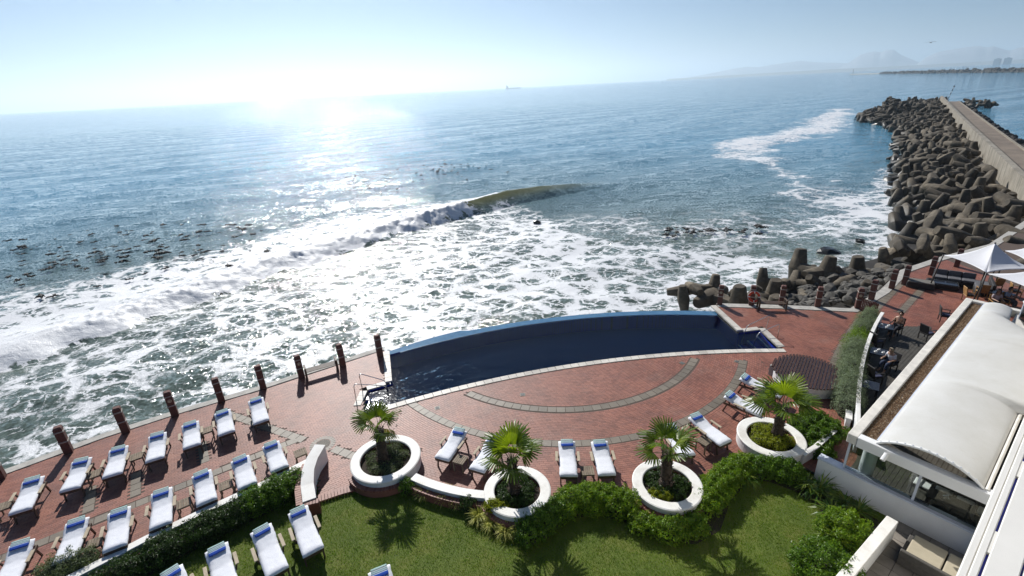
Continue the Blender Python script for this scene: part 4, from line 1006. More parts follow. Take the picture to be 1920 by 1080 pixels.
def blades(n, length, width, spread, seed, droop=.5, z0=0.0, r0=.05, segs=3):
    g = np.random.default_rng(seed); V = []; Fq = []
    for i in range(n):
        a = g.uniform(0, 2 * PI); el = g.uniform(*spread); L = length * g.uniform(.7, 1.15); w = width * g.uniform(.8, 1.2); r = r0 * math.sqrt(g.random()); a0 = g.uniform(0, 2 * PI)
        x, y, z = r * math.cos(a0), r * math.sin(a0), z0; o = len(V)
        for s_ in range(segs + 1):
            k = [1, .95, .7, .08][s_] if segs == 3 else 1 - s_ / segs; V.append((x - math.sin(a) * w * k / 2, y + math.cos(a) * w * k / 2, z)); V.append((x + math.sin(a) * w * k / 2, y - math.cos(a) * w * k / 2, z))
            x += math.cos(a) * math.cos(el) * L / segs; y += math.sin(a) * math.cos(el) * L / segs; z = max(z + math.sin(el) * L / segs, z0 + .01); el -= droop * g.uniform(.7, 1.3)
        for s_ in range(segs): q = o + 2 * s_; Fq.append((q, q + 1, q + 3, q + 2))
    return np.array(V), np.array(Fq)
# variegated grass tufts along the planter walls
TUFTS = [((797, 918), 'below the joint of the low wall and the tall palm planter'), ((835, 925), 'second tuft from the tall palm planter under the low wall'), ((860, 935), 'third tuft from the tall palm planter under the low wall'), ((897, 962), 'lawn side of the middle planter by the dark shrub'),
         ((921, 977), 'below the brick footing of the middle palm planter'), ((950, 988), 'at the lowest point of the middle palm planter'), ((968, 988), 'touching the deep green hedge flank under the middle planter')]
V, Fq = blades(230, .50, .026, (.45, 1.5), 5, .45); tuft_me = None
for i, ((px, py), lab) in enumerate(TUFTS):
    p = G(px, py, .15); g = thing('grass_tuft', 'variegated pale grass tuft ' + lab, 'grass tuft', (p.x, p.y, -.1), rz=i * 1.3, group='variegated grass tufts')
    if tuft_me is None: o = np_mesh('blades', V, Fq, M_TUFT, g); tuft_me = o.data
    else: o = bpy.data.objects.new('blades', tuft_me); COL.objects.link(o); o.parent = g
    stuff(o); g.scale = (RP.uniform(.95, 1.2),) * 3
for i, (px, py, lab) in enumerate(((765, 912, 'small round dark green shrub under the joint of planter and low wall'), (878, 944, 'small round blue green shrub between grass tufts at the low wall'))):
    p = G(px, py, .15); shrub('round_shrub', lab, 'shrub', [(p.x, p.y, .12, .33, .33, .33)], 1600, .055, M_HGREEN if i == 0 else M_HDARK, seed=50 + i)
# agapanthus clumps along the window wall
AG = [((1478, 880), 'between hedge top and white wall corner'), ((1515, 905), 'under the white window wall, by the corner'), ((1540, 912), 'in the dark bed at the window wall'), ((1585, 935), 'in the dark bed halfway along the window wall'), ((1560, 955), 'at the lawn edge of the dark bed'), ((1612, 950), 'nearest the white yard wall'), ((1575, 1012), 'flowering between the two leafy bushes'), ((1400, 890), 'in the broad sunny hedge beside the lime planter')]
V, Fq = blades(60, .75, .042, (.5, 1.4), 9, .62, segs=3); ag_me = None
for i, ((px, py), lab) in enumerate(AG):
    p = G(px, py, .25); g = thing('strap_leaf_plant', 'strap leaved green plant ' + lab, 'plant', (p.x, p.y, -.05), rz=i * 2.1, group='strap leaved plants in the beds')
    if ag_me is None: o = np_mesh('leaves', V, Fq, M_STRAP, g); ag_me = o.data
    else: o = bpy.data.objects.new('leaves', ag_me); COL.objects.link(o); o.parent = g
    stuff(o); g.scale = (RP.uniform(.9, 1.2),) * 3
# bare soil beds
b = MB(); b.sheet([(10.3, 14.0), (9.2, 14.35), (8.6, 13.95), (9.3, 13.75), (9.9, 13.3), (10.35, 12.6), (10.25, 11.9), (9.9, 11.2), (9.2, 10.6), (8.6, 9.6), (9.2, 9.0), (12.2, 11.6)], -.086); b.sheet([(-2, 13.75), (-4, 14.4), (-4.2, 14.1), (-2.8, 13.6), (-1.6, 13.0), (-1.3, 12.3), (-.3, 11.75), (.8, 11.85), (1.6, 12.55), (2.6, 12.7), (3.6, 12.25), (4.4, 11.5), (5.6, 11.3), (6.6, 11.8), (7.4, 12.9), (8.6, 13.95), (8.9, 14.6), (7.4, 14.0), (5.0, 13.2), (2.6, 13.3), (0, 13.4)], -.088)
b.sheet([(-8.3, 14.9), (-9.9, 14.3), (-11.4, 13.3), (-13, 12.1), (-14.3, 10.7), (-16.2, 8.1), (-15.4, 7.8), (-13.2, 10.1), (-11.7, 11.7), (-10.2, 12.9), (-8.9, 13.9)], -.088); struct(b.build('flower_bed', M_SOIL))

# ---- fan palms
t = NT('palm trunk fibre'); p = t.pos(True); n1 = t.noise(p, 9, 4, .7); w = t.n('TexWave', wave_type='BANDS', bands_direction='Z'); w.inputs['Scale'].default_value = 5; w.inputs['Distortion'].default_value = 6; w.inputs['Detail'].default_value = 2; t.l(p, w.inputs[0])
c = t.ramp(n1.outputs[0], [(.3, (.030, .020, .013)), (.6, (.075, .052, .034)), (.8, (.14, .10, .07))]); t.set(Base_Color=c, Roughness=.9); t.bump(w.outputs[1], .5, .05); M_TRUNK = t.m
M_FROND = leaf_mat('fan palm leaf', [(0.057, 0.108, 0.010), (0.091, 0.153, 0.012), (0.142, 0.207, 0.016), (0.114, 0.180, 0.012)], .35, .45, .5)
M_FRONDY = leaf_mat('young fan palm leaf', [(0.144, 0.208, 0.014), (0.208, 0.272, 0.016), (0.176, 0.240, 0.015)], .35, .5, .5)
M_FRONDD = leaf_mat('tired fan palm leaf', [(0.081, 0.088, 0.018), (0.153, 0.120, 0.030), (0.108, 0.112, 0.020)], .5, .35, .3)
M_STALK = simple('palm leaf stalk', (.12, .15, .05), .5, .2, 8, .1)
def frond_mesh(seed, mat, droop):
    """a fan of narrow pleated segments at the end of a stalk; local +X outwards"""
    g = random.Random(seed); b = MB(); n = 24; pl = .58
    b.cur = 1; b.tube([(0, 0, 0), (.2, 0, .03), (pl, 0, .02)], [.022, .014, .009], 5); b.cur = 0
    for i in range(n):
        a = R(-108 + 216 * i / (n - 1)); L = (.58 + .12 * math.cos(a)) * g.uniform(.9, 1.08); da = R(216 / (n - 1)) * .5
        pts = []; z = .02
        for k, f in enumerate((.03, .30, .58, .82, 1.0)):
            zz = z + .06 * abs(math.sin(a)) * f - droop * (f ** 2.2) * (.30 + .25 * g.random()) - (.10 * f * f if k > 2 else 0)
            r_ = L * f * (1 - .12 * droop * f); wdt = [.004, 1.0 * da * .30, .95 * da * .58, .62 * da * .8, .02][k] * L if k else .004
            cx, cy_ = pl + r_ * math.cos(a), r_ * math.sin(a); nx, ny = -math.sin(a), math.cos(a)
            pts.append(((cx - nx * wdt, cy_ - ny * wdt, zz), (cx, cy_, zz + .25 * wdt + .004), (cx + nx * wdt, cy_ + ny * wdt, zz)))
        vs = [q for tr in pts for q in tr]; fs = []
        for k in range(4): fs += [(k * 3, k * 3 + 1, k * 3 + 4, k * 3 + 3), (k * 3 + 1, k * 3 + 2, k * 3 + 5, k * 3 + 4)]
        b.add(vs, fs)
    o = b.build('frond', [mat, M_STALK]); me = o.data; bpy.data.objects.remove(o); return me
FM = [frond_mesh(1, M_FROND, .30), frond_mesh(2, M_FROND, .5), frond_mesh(3, M_FRONDY, .15), frond_mesh(4, M_FRONDD, .9), frond_mesh(5, M_FROND, .2)]
def palm(label, x, y, h, seed, nf, lean, scale=1.0, hang=1):
    g = thing('fan_palm', label, 'palm tree', (x, y, .28), group='fan palms in round planters'); r = random.Random(seed)
    b = MB(); pts = []; rad = []
    for k in range(10): f = k / 9; pts.append((lean[0] * f * f, lean[1] * f * f, h * f)); rad.append((.30 - .10 * min(f * 3, 1) - .03 * f) * (1 + .05 * (k % 2)))
    b.tube(pts, rad, 14); tr = b.build('trunk', M_TRUNK, g, smooth=True)
    b = MB()                                          # cut leaf bases
    for k in range(150):
        f = .04 + .95 * r.random(); a = k * 2.39996; rr_ = .29 - .10 * min(f * 3, 1) - .03 * f; cx, cy_ = lean[0] * f * f, lean[1] * f * f
        p0 = Vector((cx + rr_ * .9 * math.cos(a), cy_ + rr_ * .9 * math.sin(a), h * f)); dr = Vector((math.cos(a), math.sin(a), .9)).normalized(); s_ = Vector((-math.sin(a), math.cos(a), 0)) * .035
        tip = p0 + dr * r.uniform(.07, .15); up_ = Vector((0, 0, -.03)); b.add([p0 - s_, p0 + s_, p0 + up_, tip - s_ * .5, tip + s_ * .5], [(0, 1, 4, 3), (2, 0, 3), (1, 2, 4), (3, 4, 2)])
    stuff(b.build('leaf_bases', M_TRUNK, tr))
    for k in range(nf):
        f = k / (nf - 1); a = k * 2.39996 + seed; el = R(80 - 58 * f ** .8 + r.uniform(-8, 8))
        if k >= nf - hang: el = R(-38)
        me = FM[2] if f < .2 else FM[3] if k >= nf - hang else r.choice((FM[0], FM[1], FM[4]))
        o = bpy.data.objects.new('frond', me); COL.objects.link(o); o.parent = g
        o.location = (lean[0] + .05 * math.cos(a), lean[1] + .05 * math.sin(a), h - .05 * f); o.rotation_euler = Euler((r.uniform(-.25, .25), -el, a), 'XYZ'); o.scale = (scale * r.uniform(.88, 1.1),) * 3
    return g
palm('fan palm in the round planter at the lawn gap, one brown frond hanging low', -5.50, 15.42, 1.45, 1, 9, (-.05, .25), .98, 1)
palm('fan palm of the middle planter, bright fan above two loungers', -.28, 13.40, 1.45, 2, 11, (-.05, .15), 1.08, 0)
palm('fan palm of the hedge planter with a long frond reaching sideways', 5.22, 13.40, 1.50, 3, 9, (-.02, .12), 1.05, 0)
palm('fan palm in the lime planter beside the round slatted deck', 10.42, 15.62, 1.45, 4, 11, (.10, .15), 1.12, 0)
# ================================================================== PAVILION
UD = Vector((.792, .611, 0)); VD = Vector((.611, -.792, 0)); PA = Vector((11.18, 13.11, 0)); ZR = 2.6
def pv_(u, v, z=0): return PA + UD * u + VD * v + Vector((0, 0, z))
RZ = math.atan2(UD.y, UD.x)
M_ROOFW = None
t = NT('stretched roof membrane'); p = t.pos(); n1 = t.noise(p, .8, 5, .65); n2 = t.noise(p, 3, 3, .6); c = t.ramp(n1.outputs[0], [(.32, (.66, .65, .61)), (.62, (.73, .725, .70))]); k = t.ramp(n2.outputs[0], [(.62, 0), (.8, .3)]); c = t.mix(k, c, (.55, .50, .42))
t.set(Base_Color=c, Roughness=.5); t.bump(n2.outputs[0], .05, .03); tr = t.n('BsdfTranslucent'); t.l(c, tr.inputs[0]); ms = t.n('MixShader'); ms.inputs[0].default_value = .22; t.l(t.b.outputs[0], ms.inputs[1]); t.l(tr.outputs[0], ms.inputs[2]); t.l(ms.outputs[0], t.out.inputs[0]); M_ROOFW = t.m
M_SEAM = simple('roof seam', (.46, .45, .42), .6, .2, 3, 0)
M_PARA = simple('weathered white parapet', (.66, .63, .57), .7, .16, 2.5, .25)
M_ALU = simple('pale aluminium frame', (.62, .66, .74), .4, .05, 4, 0)
M_GRAVEL = NT('brown gravel'); 
def _gr():
    t = M_GRAVEL; g = t.n('NewGeometry'); c = t.ramp(g.outputs['Random Per Island'], [(0, (.10, .055, .028)), (.4, (.20, .115, .055)), (.75, (.30, .19, .10)), (1, (.42, .33, .22))]); t.set(Base_Color=c, Roughness=.8); return t.m
M_GRAVEL = _gr()
t = NT('window glass'); t.t.nodes.remove(t.b); fr = t.n('Fresnel'); fr.inputs[0].default_value = 1.5; tp = t.n('BsdfTransparent'); tp.inputs[0].default_value = (.80, .86, .86, 1); gl = t.n('BsdfGlossy'); gl.inputs['Roughness'].default_value = .01
ms = t.n('MixShader'); t.l(fr.outputs[0], ms.inputs[0]); t.l(tp.outputs[0], ms.inputs[1]); t.l(gl.outputs[0], ms.inputs[2]); t.l(ms.outputs[0], t.out.inputs[0]); M_GLASS = t.m
pav = thing('pavilion', 'white pavilion with stretched membrane roof and brown gravel gutter beside the hotel', 'pavilion', tuple(PA), world=True)
def ubox(mb, u0, u1, v0, v1, z0, z1): c = pv_((u0 + u1) / 2, (v0 + v1) / 2, (z0 + z1) / 2); return mb.box(c, (u1 - u0, v1 - v0, z1 - z0), RZ)
L = 16.2
b = MB(); ubox(b, 0, L, 0, .30, 2.24, ZR); b.build('parapet', M_PARA, pav, bevel=.02)
b = MB(); ubox(b, L - .32, L + .0, .302, 5.2, 2.24, ZR); b.build('end_parapet', M_PARA, pav, bevel=.02)
b = MB(); ubox(b, -.02, .28, .302, 3.75, 2.22, ZR + .004); b.build('fascia', M_WHITE, pav, bevel=.015)
b = MB(); ubox(b, .28, L - .32, .302, .80, 2.30, 2.46); b.build('gutter_tray', M_CONC, pav)
b = MB(); ubox(b, .28, L - .32, .745, .80, 2.462, 2.62); b.build('gutter_edge', M_ALU, pav)
n = 9000; gg = np.random.default_rng(3); uu, vv = gg.uniform(.30, L - .34, n), gg.uniform(.315, .735, n); s_ = gg.uniform(.018, .038, n); zz = 2.475 + gg.uniform(0, .03, n)
base = np.stack([PA.x + UD.x * uu + VD.x * vv, PA.y + UD.y * uu + VD.y * vv, zz], 1); V = np.zeros((n, 5, 3)); ph = gg.uniform(0, 6.28, n)
for j in range(4): V[:, j] = base + np.stack([np.cos(ph + j * PI / 2) * s_, np.sin(ph + j * PI / 2) * s_, -s_ * .6], 1) * gg.uniform(.8, 1.2, n)[:, None]
V[:, 4] = base + np.stack([gg.normal(0, .006, n), gg.normal(0, .006, n), s_ * .6], 1)
Fq = (np.arange(n)[:, None, None] * 5 + np.array([(0, 1, 4), (1, 2, 4), (2, 3, 4), (3, 0, 4)])[None]).reshape(-1, 3); stuff(np_mesh('gravel', V.reshape(-1, 3), Fq, M_GRAVEL, pav))
# roof membrane: bays pulled tight between arched ribs
def right_v(u): return float(np.interp(u, [0, 5.35, 5.6, 11.6, 13.9, 15.9], [3.42, 3.42, 4.6, 4.6, 1.95, 1.80]))
nu, nv = 132, 28; V = []; ribs = [.12, 5.45, 10.6, 14.0, 15.9]
for i in range(nu):
    u = .12 + (15.9 - .12) * i / (nu - 1); rv = right_v(u); k = max(j for j in range(4) if u >= ribs[j] - 1e-6) if u < 15.9 else 3; f = (u - ribs[k]) / (ribs[k + 1] - ribs[k]); f = min(max(f, 0), 1)
    sag = math.sin(PI * f)
    for j in range(nv):
        w = j / (nv - 1); v = .79 + (rv - .79) * w; arch = (4 * w * (1 - w)) ** .8
        amp = .42 - .15 * sag + (.05 if abs(f) < .01 or abs(f - 1) < .01 else 0); amp *= 1.0 if u < 13 else max(.35, 1 - (u - 13) / 4)
        q = pv_(u, v, 2.60 + amp * arch * (1 if rv < 4 else .95)); V.append(tuple(q))
I = np.arange(nu * nv).reshape(nu, nv); Fq = np.stack([I[:-1, :-1], I[:-1, 1:], I[1:, 1:], I[1:, :-1]], -1).reshape(-1, 4)[:, ::-1]
mem = np_mesh('roof_membrane', np.array(V), Fq, M_ROOFW, pav, smooth=True); sm = mem.modifiers.new('thickness', 'SOLIDIFY'); sm.thickness = .02; sm.offset = -1
for i in range(9, nu - 1, 9): b = MB(); b.tube([tuple(Vector(V[i * nv + j]) + Vector((0, 0, .004))) for j in range(nv)], .014, 4); b.build('seam', M_SEAM, mem).location = (0, 0, 0)
b = MB(); b.tube([V[j] for j in range(nv)], .045, 8); ed = b.build('edge_tube', M_WHITE, pav, smooth=True)
b = MB()
for j in range(1, nv - 1, 2): q = Vector(V[j]); b.box(tuple(q + Vector((0, 0, .05))), (.03, .03, .025), RZ)
stuff(b.build('lacing', M_ALU, ed)).location = (0, 0, 0)
b = MB(); b.tube([pv_(.12, 3.50, 2.60), pv_(5.4, 3.50, 2.60)], .05, 8); b.build('gutter_pipe', M_PARA, pav)
b = MB(); ubox(b, 5.6, L - .32, 2.0, 7.5, 2.28, 2.44); b.build('flat_roof', M_PARA, pav)
b = MB(); b.tube([pv_(-.10, 1.15, 2.52), pv_(-.30, 1.12, 2.36)], .07, 10); b.build('floodlight', M_WHITE, pav)
# front wall, glazing, column
b = MB(); ubox(b, .28, .52, -.72, 4.0, -.3, .86); b.build('front_wall', M_WHITE, pav)
b = MB(); ubox(b, .22, .56, -.74, 4.0, .862, .92); b.build('sill', M_ALU, pav)
posts = [.05, .98, 2.15, 3.6]
posts = [.06, 2.05, 3.75]
for v in posts: b = MB(); ubox(b, .36, .43, v - .035, v + .035, .92, 2.22); b.build('mullion', M_ALU, pav)
for v0, v1 in zip(posts[:-1], posts[1:]):
    b = MB(); ubox(b, .385, .397, v0 + .037, v1 - .037, .925, 2.217); b.build('pane', M_GLASS, pav)
b = MB(); b.lathe([(.22, .0), (.22, 2.25)], 24, tuple(pv_(.75, .62, 0))); b.build('column', M_WHITE, pav, smooth=True)
for u in (4.5, 8.5, 12.5, 15.6): b = MB(); b.lathe([(.16, 0), (.16, 2.25)], 16, tuple(pv_(u, .3, 0))); b.build('column', M_WHITE, pav, smooth=True)
M_DECKD = simple('grey deck board', (.060, .052, .038), .75, .3, 3, .3)
b = MB()
for i in range(46): v = .0 + i * .155; ubox(b, .53, 15.5, v, v + .143, .02, .055)
stuff(b.build('floor_board', M_DECKD, pav))
# dark deck strip between the curved white wall and the pavilion
WC, WR = (59.61, -14.58), 55.0
cw = [(WC[0] + WR * math.cos(a), WC[1] + WR * math.sin(a)) for a in np.linspace(*[(math.atan2(y - WC[1], x - WC[0])) for x, y in ((21.5, 25.1), (13.2, 15.0))], 16)]
capped_wall('curved_wall', 'thin white curved wall between the silver hedge and the dark deck', cw, .11, .90, z0=-.02)
capped_wall('low_wall', 'short white curved wall stub between the slatted deck and green bush', arc_pts(tuple(G(1588, 745, .5))[:2], tuple(G(1592, 785, .5))[:2], .04, 6), .18, .5, z0=-.02)
capped_wall('low_wall', 'white planter wall behind the lime planter running to the window corner', [tuple(G(1505, 850, .5))[:2], tuple(G(1530, 835, .5))[:2], tuple(G(1570, 800, .5))[:2]], .14, .45, z0=-.02)
dk = thing('timber_deck', 'dark grey plank deck in front of the pavilion with dining tables', 'deck', (17, 18, 0), world=True)
dpoly = [(p_[0] + .12, p_[1] - .05) for p_ in cw] + [tuple(pv_(.5, .35))[:2], tuple(pv_(12.9, .35))[:2], tuple(G(1745, 612))[:2]]
MB().sheet(dpoly, .004).build('subfloor', M_MORTAR, dk)
M_DECKG = simple('dark deck plank', (.060, .054, .044), .7, .3, 3, .3)
b = MB(); dirv = Vector((.80, .60, 0)); nv_ = Vector((-.6, .8, 0))
for i in range(-60, 60):
    o0 = Vector((16.5, 18.5, 0)) + nv_ * (i * .145); ts = [k for k in np.arange(-14, 14, .25) if poly_in(np.array([(o0 + dirv * k).x]), np.array([(o0 + dirv * k).y]), dpoly)[0]]
    if len(ts) > 2: b.beam(o0 + dirv * ts[0] + Vector((0, 0, .02)), o0 + dirv * ts[-1] + Vector((0, 0, .02)), .132, .024)
stuff(b.build('plank', M_DECKG, dk))

# ================================================================== HOTEL SIDE, YARD
M_HOTEL = simple('hotel white paint', (.80, .77, .70), .5, .04, 1.2, .06)
M_BLUE = simple('blue slot strip', (.03, .04, .45), .4, .1, 3, 0)  # plain blue strips set in the parapet slots
hotel = thing('hotel', 'white hotel side with stepped parapet ledges and blue slots along the photo edge', 'building', (8, 5, 0), world=True)
H0 = Vector((0, 0, 0))
def hv(u, v, z): return UD * u + VD * v + Vector((0, 0, z))
def hbox(mb, u0, u1, v0, v1, z0, z1): c = hv((u0 + u1) / 2, (v0 + v1) / 2, (z0 + z1) / 2); return mb.box(c, (u1 - u0, v1 - v0, z1 - z0), RZ)
Zl = 8.0
b = MB(); hbox(b, 3.5, 30, .03, .115, Zl - .9, Zl - .02); b.build('ledge', M_HOTEL, hotel, bevel=.012)
b = MB(); hbox(b, 3.5, 30, .118, .20, Zl - .9, Zl); b.build('ledge', M_HOTEL, hotel, bevel=.012)
b = MB(); hbox(b, 3.5, 30, .228, .53, Zl - .9, Zl + .02); b.build('parapet', M_HOTEL, hotel, bevel=.012)
b = MB(); hbox(b, 3.5, 30, .552, 1.3, Zl - .9, Zl + .03); b.build('parapet', M_HOTEL, hotel, bevel=.012)
u = 4.0
while u < 26:
    b = MB(); hbox(b, u, u + 1.55, .202, .226, Zl - .40, Zl - .045); b.build('blue_strip', M_BLUE, hotel)
    b = MB(); hbox(b, u + 1.55, u + 2.05, .202, .226, Zl - .40, Zl - .004); b.build('spacer', M_HOTEL, hotel)
    b = MB(); hbox(b, u + .5, u + 2.3, .532, .55, Zl - .40, Zl - .03); b.build('blue_strip', M_BLUE, hotel); u += 2.05
b = MB(); hbox(b, 3.5, 30, .35, 9, -.3, Zl - .902); b.build('wall', M_HOTEL, hotel)
b = MB(); hbox(b, 3.5, 30, 1.302, 9, Zl - .9, Zl - .3); b.build('balcony_floor', M_CONC, hotel)
for i in range(8): b = MB(); hbox(b, 5.0 + i * 3, 6.6 + i * 3, .335, .352, 4.4, 6.6); b.build('window', M_GLASS, hotel)
# glass balustrade on the pavilion's flat roof
bal = thing('glass_balustrade', 'clear glass balustrade with white rail on the pavilion roof edge', 'balustrade', tuple(pv_(14, 2.9, 2.44)), world=True)
for k in range(3):
    a, c = pv_(15.2 - k * 1.3, 2.15 + k * .45, 2.46), pv_(14.0 - k * 1.3, 2.55 + k * .45, 2.46); MB().beam(a + Vector((0, 0, .42)), c + Vector((0, 0, .42)), .014, .74).build('pane', M_GLASS, bal); MB().beam(a, a + Vector((0, 0, .86)), .045, .045).build('post', M_ALU, bal)
MB().beam(pv_(15.3, 2.1, 3.34), pv_(11.3, 3.45, 3.34), .06, .05).build('rail', M_WHITE, bal)
# yard: tiles, white wall, daybed
t = 0
yard = struct((lambda b: b.sheet([tuple(pv_(.30, 1.9))[:2], tuple(pv_(.30, 4.2))[:2], tuple(pv_(-6, 4.2))[:2], tuple(pv_(-6, 1.9))[:2]], -.045).build('yard', M_MORTAR))(MB()))
M_YT = simple('worn grey yard tile', (.23, .205, .175), .7, .28, 1.6, .25, var_obj=.1)
yt = take(MB().box((0, 0, -.02), (.44, .44, .05), top=.985).build('floor_tile', M_YT))
for i in range(13):
    for j in range(5):
        o = bpy.data.objects.new('floor_tile', yt); COL.objects.link(o); o.parent = yard; q = pv_(.02 - i * .45, 2.12 + j * .45, -.02); o.location = q; o.rotation_euler = (0, 0, RZ)
a, c = G(1668, 980, .75), G(1585, 1080, .75); a = a + (a - c).normalized() * .25; capped_wall('yard_wall', 'thick white yard wall with shadows of leaves on its top', [(a.x, a.y), (c.x, c.y), tuple((c + (c - a) * .8))[:2]], .30, .76, z0=-.2, capw=.32)
M_CUSH = simple('beige cushion', (.42, .37, .27), .85, .08, 3, .15); M_DGREY = simple('dark woven frame', (.085, .078, .068), .7, .2, 12, .3)
p = G(1770, 1058, .4); g = thing('daybed', 'dark daybed with two beige cushions on the yard tiles', 'daybed', (p.x, p.y, .0), RZ + PI / 2)
MB().box((0, 0, .18), (1.9, 1.15, .34)).build('base', M_DGREY, g, bevel=.02)
for s in (-1, 1): MB().box((s * .43, -.06, .41), (.82, .95, .12)).build('cushion', M_CUSH, g, bevel=.03, seg=2)
MB().box((0, .52, .45), (1.9, .12, .25)).build('back_rail', M_DGREY, g, bevel=.02)

# ================================================================== CHAIRS, TABLES, SOFA
M_WICK = simple('black wicker', (.018, .016, .015), .6, .3, 20, .4); M_RATT = simple('honey rattan', (.36, .20, .07), .6, .25, 14, .3); M_SEATW = simple('white seat pad', (.72, .70, .66), .8, .05, 4, .1); M_NAVYC = simple('navy seat pad', (.03, .035, .08), .8, .1, 4, .1)
def make_chair(name, frame, pad, group):
    g = thing(name, '', 'chair', group=group)
    MB().box((0, 0, .40), (.52, .50, .06)).build('seat', frame, g, bevel=.01); MB().box((0, .01, .455), (.46, .44, .055)).build('seat_pad', pad, g, bevel=.02)
    b = MB(); M_ = Matrix.Rotation(R(-10), 3, 'X'); b.box((0, .27, .70), (.50, .045, .52), rot=M_); b.build('backrest', frame, g, bevel=.015)
    for s in (-1, 1):
        for y in (-.22, .22): MB().box((s * .235, y, .19), (.04, .04, .38)).build('leg', frame, g)
        b = MB(); b.beam((s * .26, -.24, .65), (s * .26, .26, .68), .05, .035); b.beam((s * .26, -.22, .40), (s * .26, -.23, .64), .035, .035); b.build('armrest', frame, g)
    return g
wch = make_chair('wicker_chair', M_WICK, M_SEATW, 'dark chairs with white pads behind the glass'); rch = make_chair('rattan_chair', M_RATT, M_WICK, 'honey rattan chairs under the shade sail'); dch = make_chair('deck_chair', M_WICK, M_NAVYC, 'black wicker chairs on the dark deck')
_c = {}
def chair(proto, pos, rz, label):
    k = proto.name; o = proto if k not in _c else copy_tree(proto); _c[k] = 1; o['label'] = label; place(o, pos, rz); return o
for i, (u, v, rz, lab) in enumerate(((2.05, 2.02, RZ, 'dark chair with white pad behind the glass, by the middle mullion'), (2.08, 2.58, RZ, 'dark chair with white pad behind the glass, second from the mullion'), (2.05, 3.14, RZ, 'dark chair with white pad behind the glass, third from the mullion'), (2.0, 3.70, RZ, 'dark chair with white pad behind the glass, at the hotel end of the row'), (.80, 2.2, RZ + PI, 'dark chair turned to the glass with its back to the window'), (.85, 3.4, RZ + PI, 'dark chair facing the table at the hotel end of the window'))):
    chair(wch, tuple(pv_(u, v, .055)), rz - PI / 2 + (PI / 2 if False else 0), lab)
def table(name, label, pos, rz, d, h, mat, group=None):
    g = thing(name, label, 'table', pos, rz, group); MB().box((0, 0, h - .02), (d[0], d[1], .04)).build('table_top', mat, g, bevel=.008)
    for sx_ in (-1, 1):
        for sy_ in (-1, 1): MB().box((sx_ * (d[0] / 2 - .05), sy_ * (d[1] / 2 - .05), (h - .04) / 2), (.05, .05, h - .04)).build('leg', mat, g)
    return g
t = NT('polished dark table'); t.set(Base_Color=(.02, .022, .028), Roughness=.12); M_TGL = t.m
table('dining_table', 'dark dining table behind the pavilion glass with steel condiment stand', tuple(pv_(1.42, 2.85, .055)), RZ, (.6, 1.2), .72, M_WICK)
g = thing('condiment_stand', 'small shiny condiment stand on the table behind the glass', 'condiment stand', tuple(pv_(1.42, 2.7, .777))); MB().box((0, 0, .02), (.22, .12, .03)).build('tray', M_STEEL, g)
for k in range(3): b = MB(); b.lathe([(.0, .035), (.03, .035), (.03, .12), (.018, .15), (0, .16)], 12, (-.07 + k * .07, 0, 0)); b.build('jar', M_STEEL, g, smooth=True)
TD = [((1660, 612), 'black dining table with cups beside the shirtless person'), ((1648, 660), 'black dining table in front of the reclining person in white'), ((1630, 722), 'small dark table with a white saucer at the curved wall')]
M_CUP = simple('white china', (.78, .78, .76), .2, .03, 5, 0)
for i, ((px, py), lab) in enumerate(TD):
    p = G(px, py, .72); table('dining_table', lab, (p.x, p.y, .03), R(52), (.75, .75), .72, M_TGL, 'black dining tables on the dark deck')
    for k in range(3 if i < 2 else 1):
        a = k * 2.2 + i; c = thing('cup', 'white cup on the ' + lab.split(' ', 1)[1] if False else ('white cup %s the %s' % (('nearest the edge of', 'in the middle of', 'at the far side of')[k], ('table by the shirtless person', 'table by the reclining person', 'small table at the curved wall')[i])), 'cup', (p.x + .18 * math.cos(a), p.y + .18 * math.sin(a), .752), group='white cups on the deck tables')
        b = MB(); b.lathe([(0, .0), (.075, .004), (.08, .012), (.03, .010)], 14); b.build('saucer', M_CUP, c, smooth=True); b = MB(); b.lathe([(.022, .012), (.04, .04), (.042, .075), (.036, .075), (.034, .03), (0, .02)], 14); b.build('bowl', M_CUP, c, smooth=True)
p = G(1738, 625, .4); chair(dch, (p.x, p.y, .03), R(100), 'lone black wicker chair at the brick edge of the dark deck')
p = G(1658, 735, .4)
for (px, py, rz, lab) in ((1680, 615, R(-60), 'black wicker chair under the shirtless person'), (1668, 682, R(-75), 'black wicker chair holding the reclining person in white'), (1643, 640, R(100), 'black wicker chair against the curved wall, opposite the reclining person'), (1640, 705, R(95), 'black wicker chair against the curved wall by the small table'), (1772, 592, R(60), 'black wicker chair half hidden by the pavilion parapet')):
    p = G(px, py, .4); chair(dch, (p.x, p.y, .03), rz, lab)

# lounge corner
M_SOFA = simple('grey sofa cushion', (.11, .11, .12), .85, .12, 4, .2); M_SOFAB = simple('dark sofa weave', (.022, .021, .022), .7, .2, 20, .3)
a, c = G(1757, 519, .35), G(1822, 528, .35); d = (c - a).normalized(); ln = (c - a).length + .4; ang = math.atan2(d.y, d.x); mid = (a + c) / 2
g = thing('corner_sofa', 'grey cushioned corner sofa on the lounge terrace by the rocks', 'sofa', (mid.x, mid.y, 0), ang)
MB().box((0, .05, .17), (ln, .95, .34)).build('base', M_SOFAB, g, bevel=.02); MB().box((0, .5, .45), (ln, .16, .62)).build('back_frame', M_SOFAB, g, bevel=.02); MB().box((ln / 2 + .30, -.55, .17), (.9, 2.2, .34)).build('chaise_base', M_SOFAB, g, bevel=.02); MB().box((ln / 2 + .72, -.45, .45), (.16, 2.0, .6)).build('side_frame', M_SOFAB, g, bevel=.02)
k = ln / 3
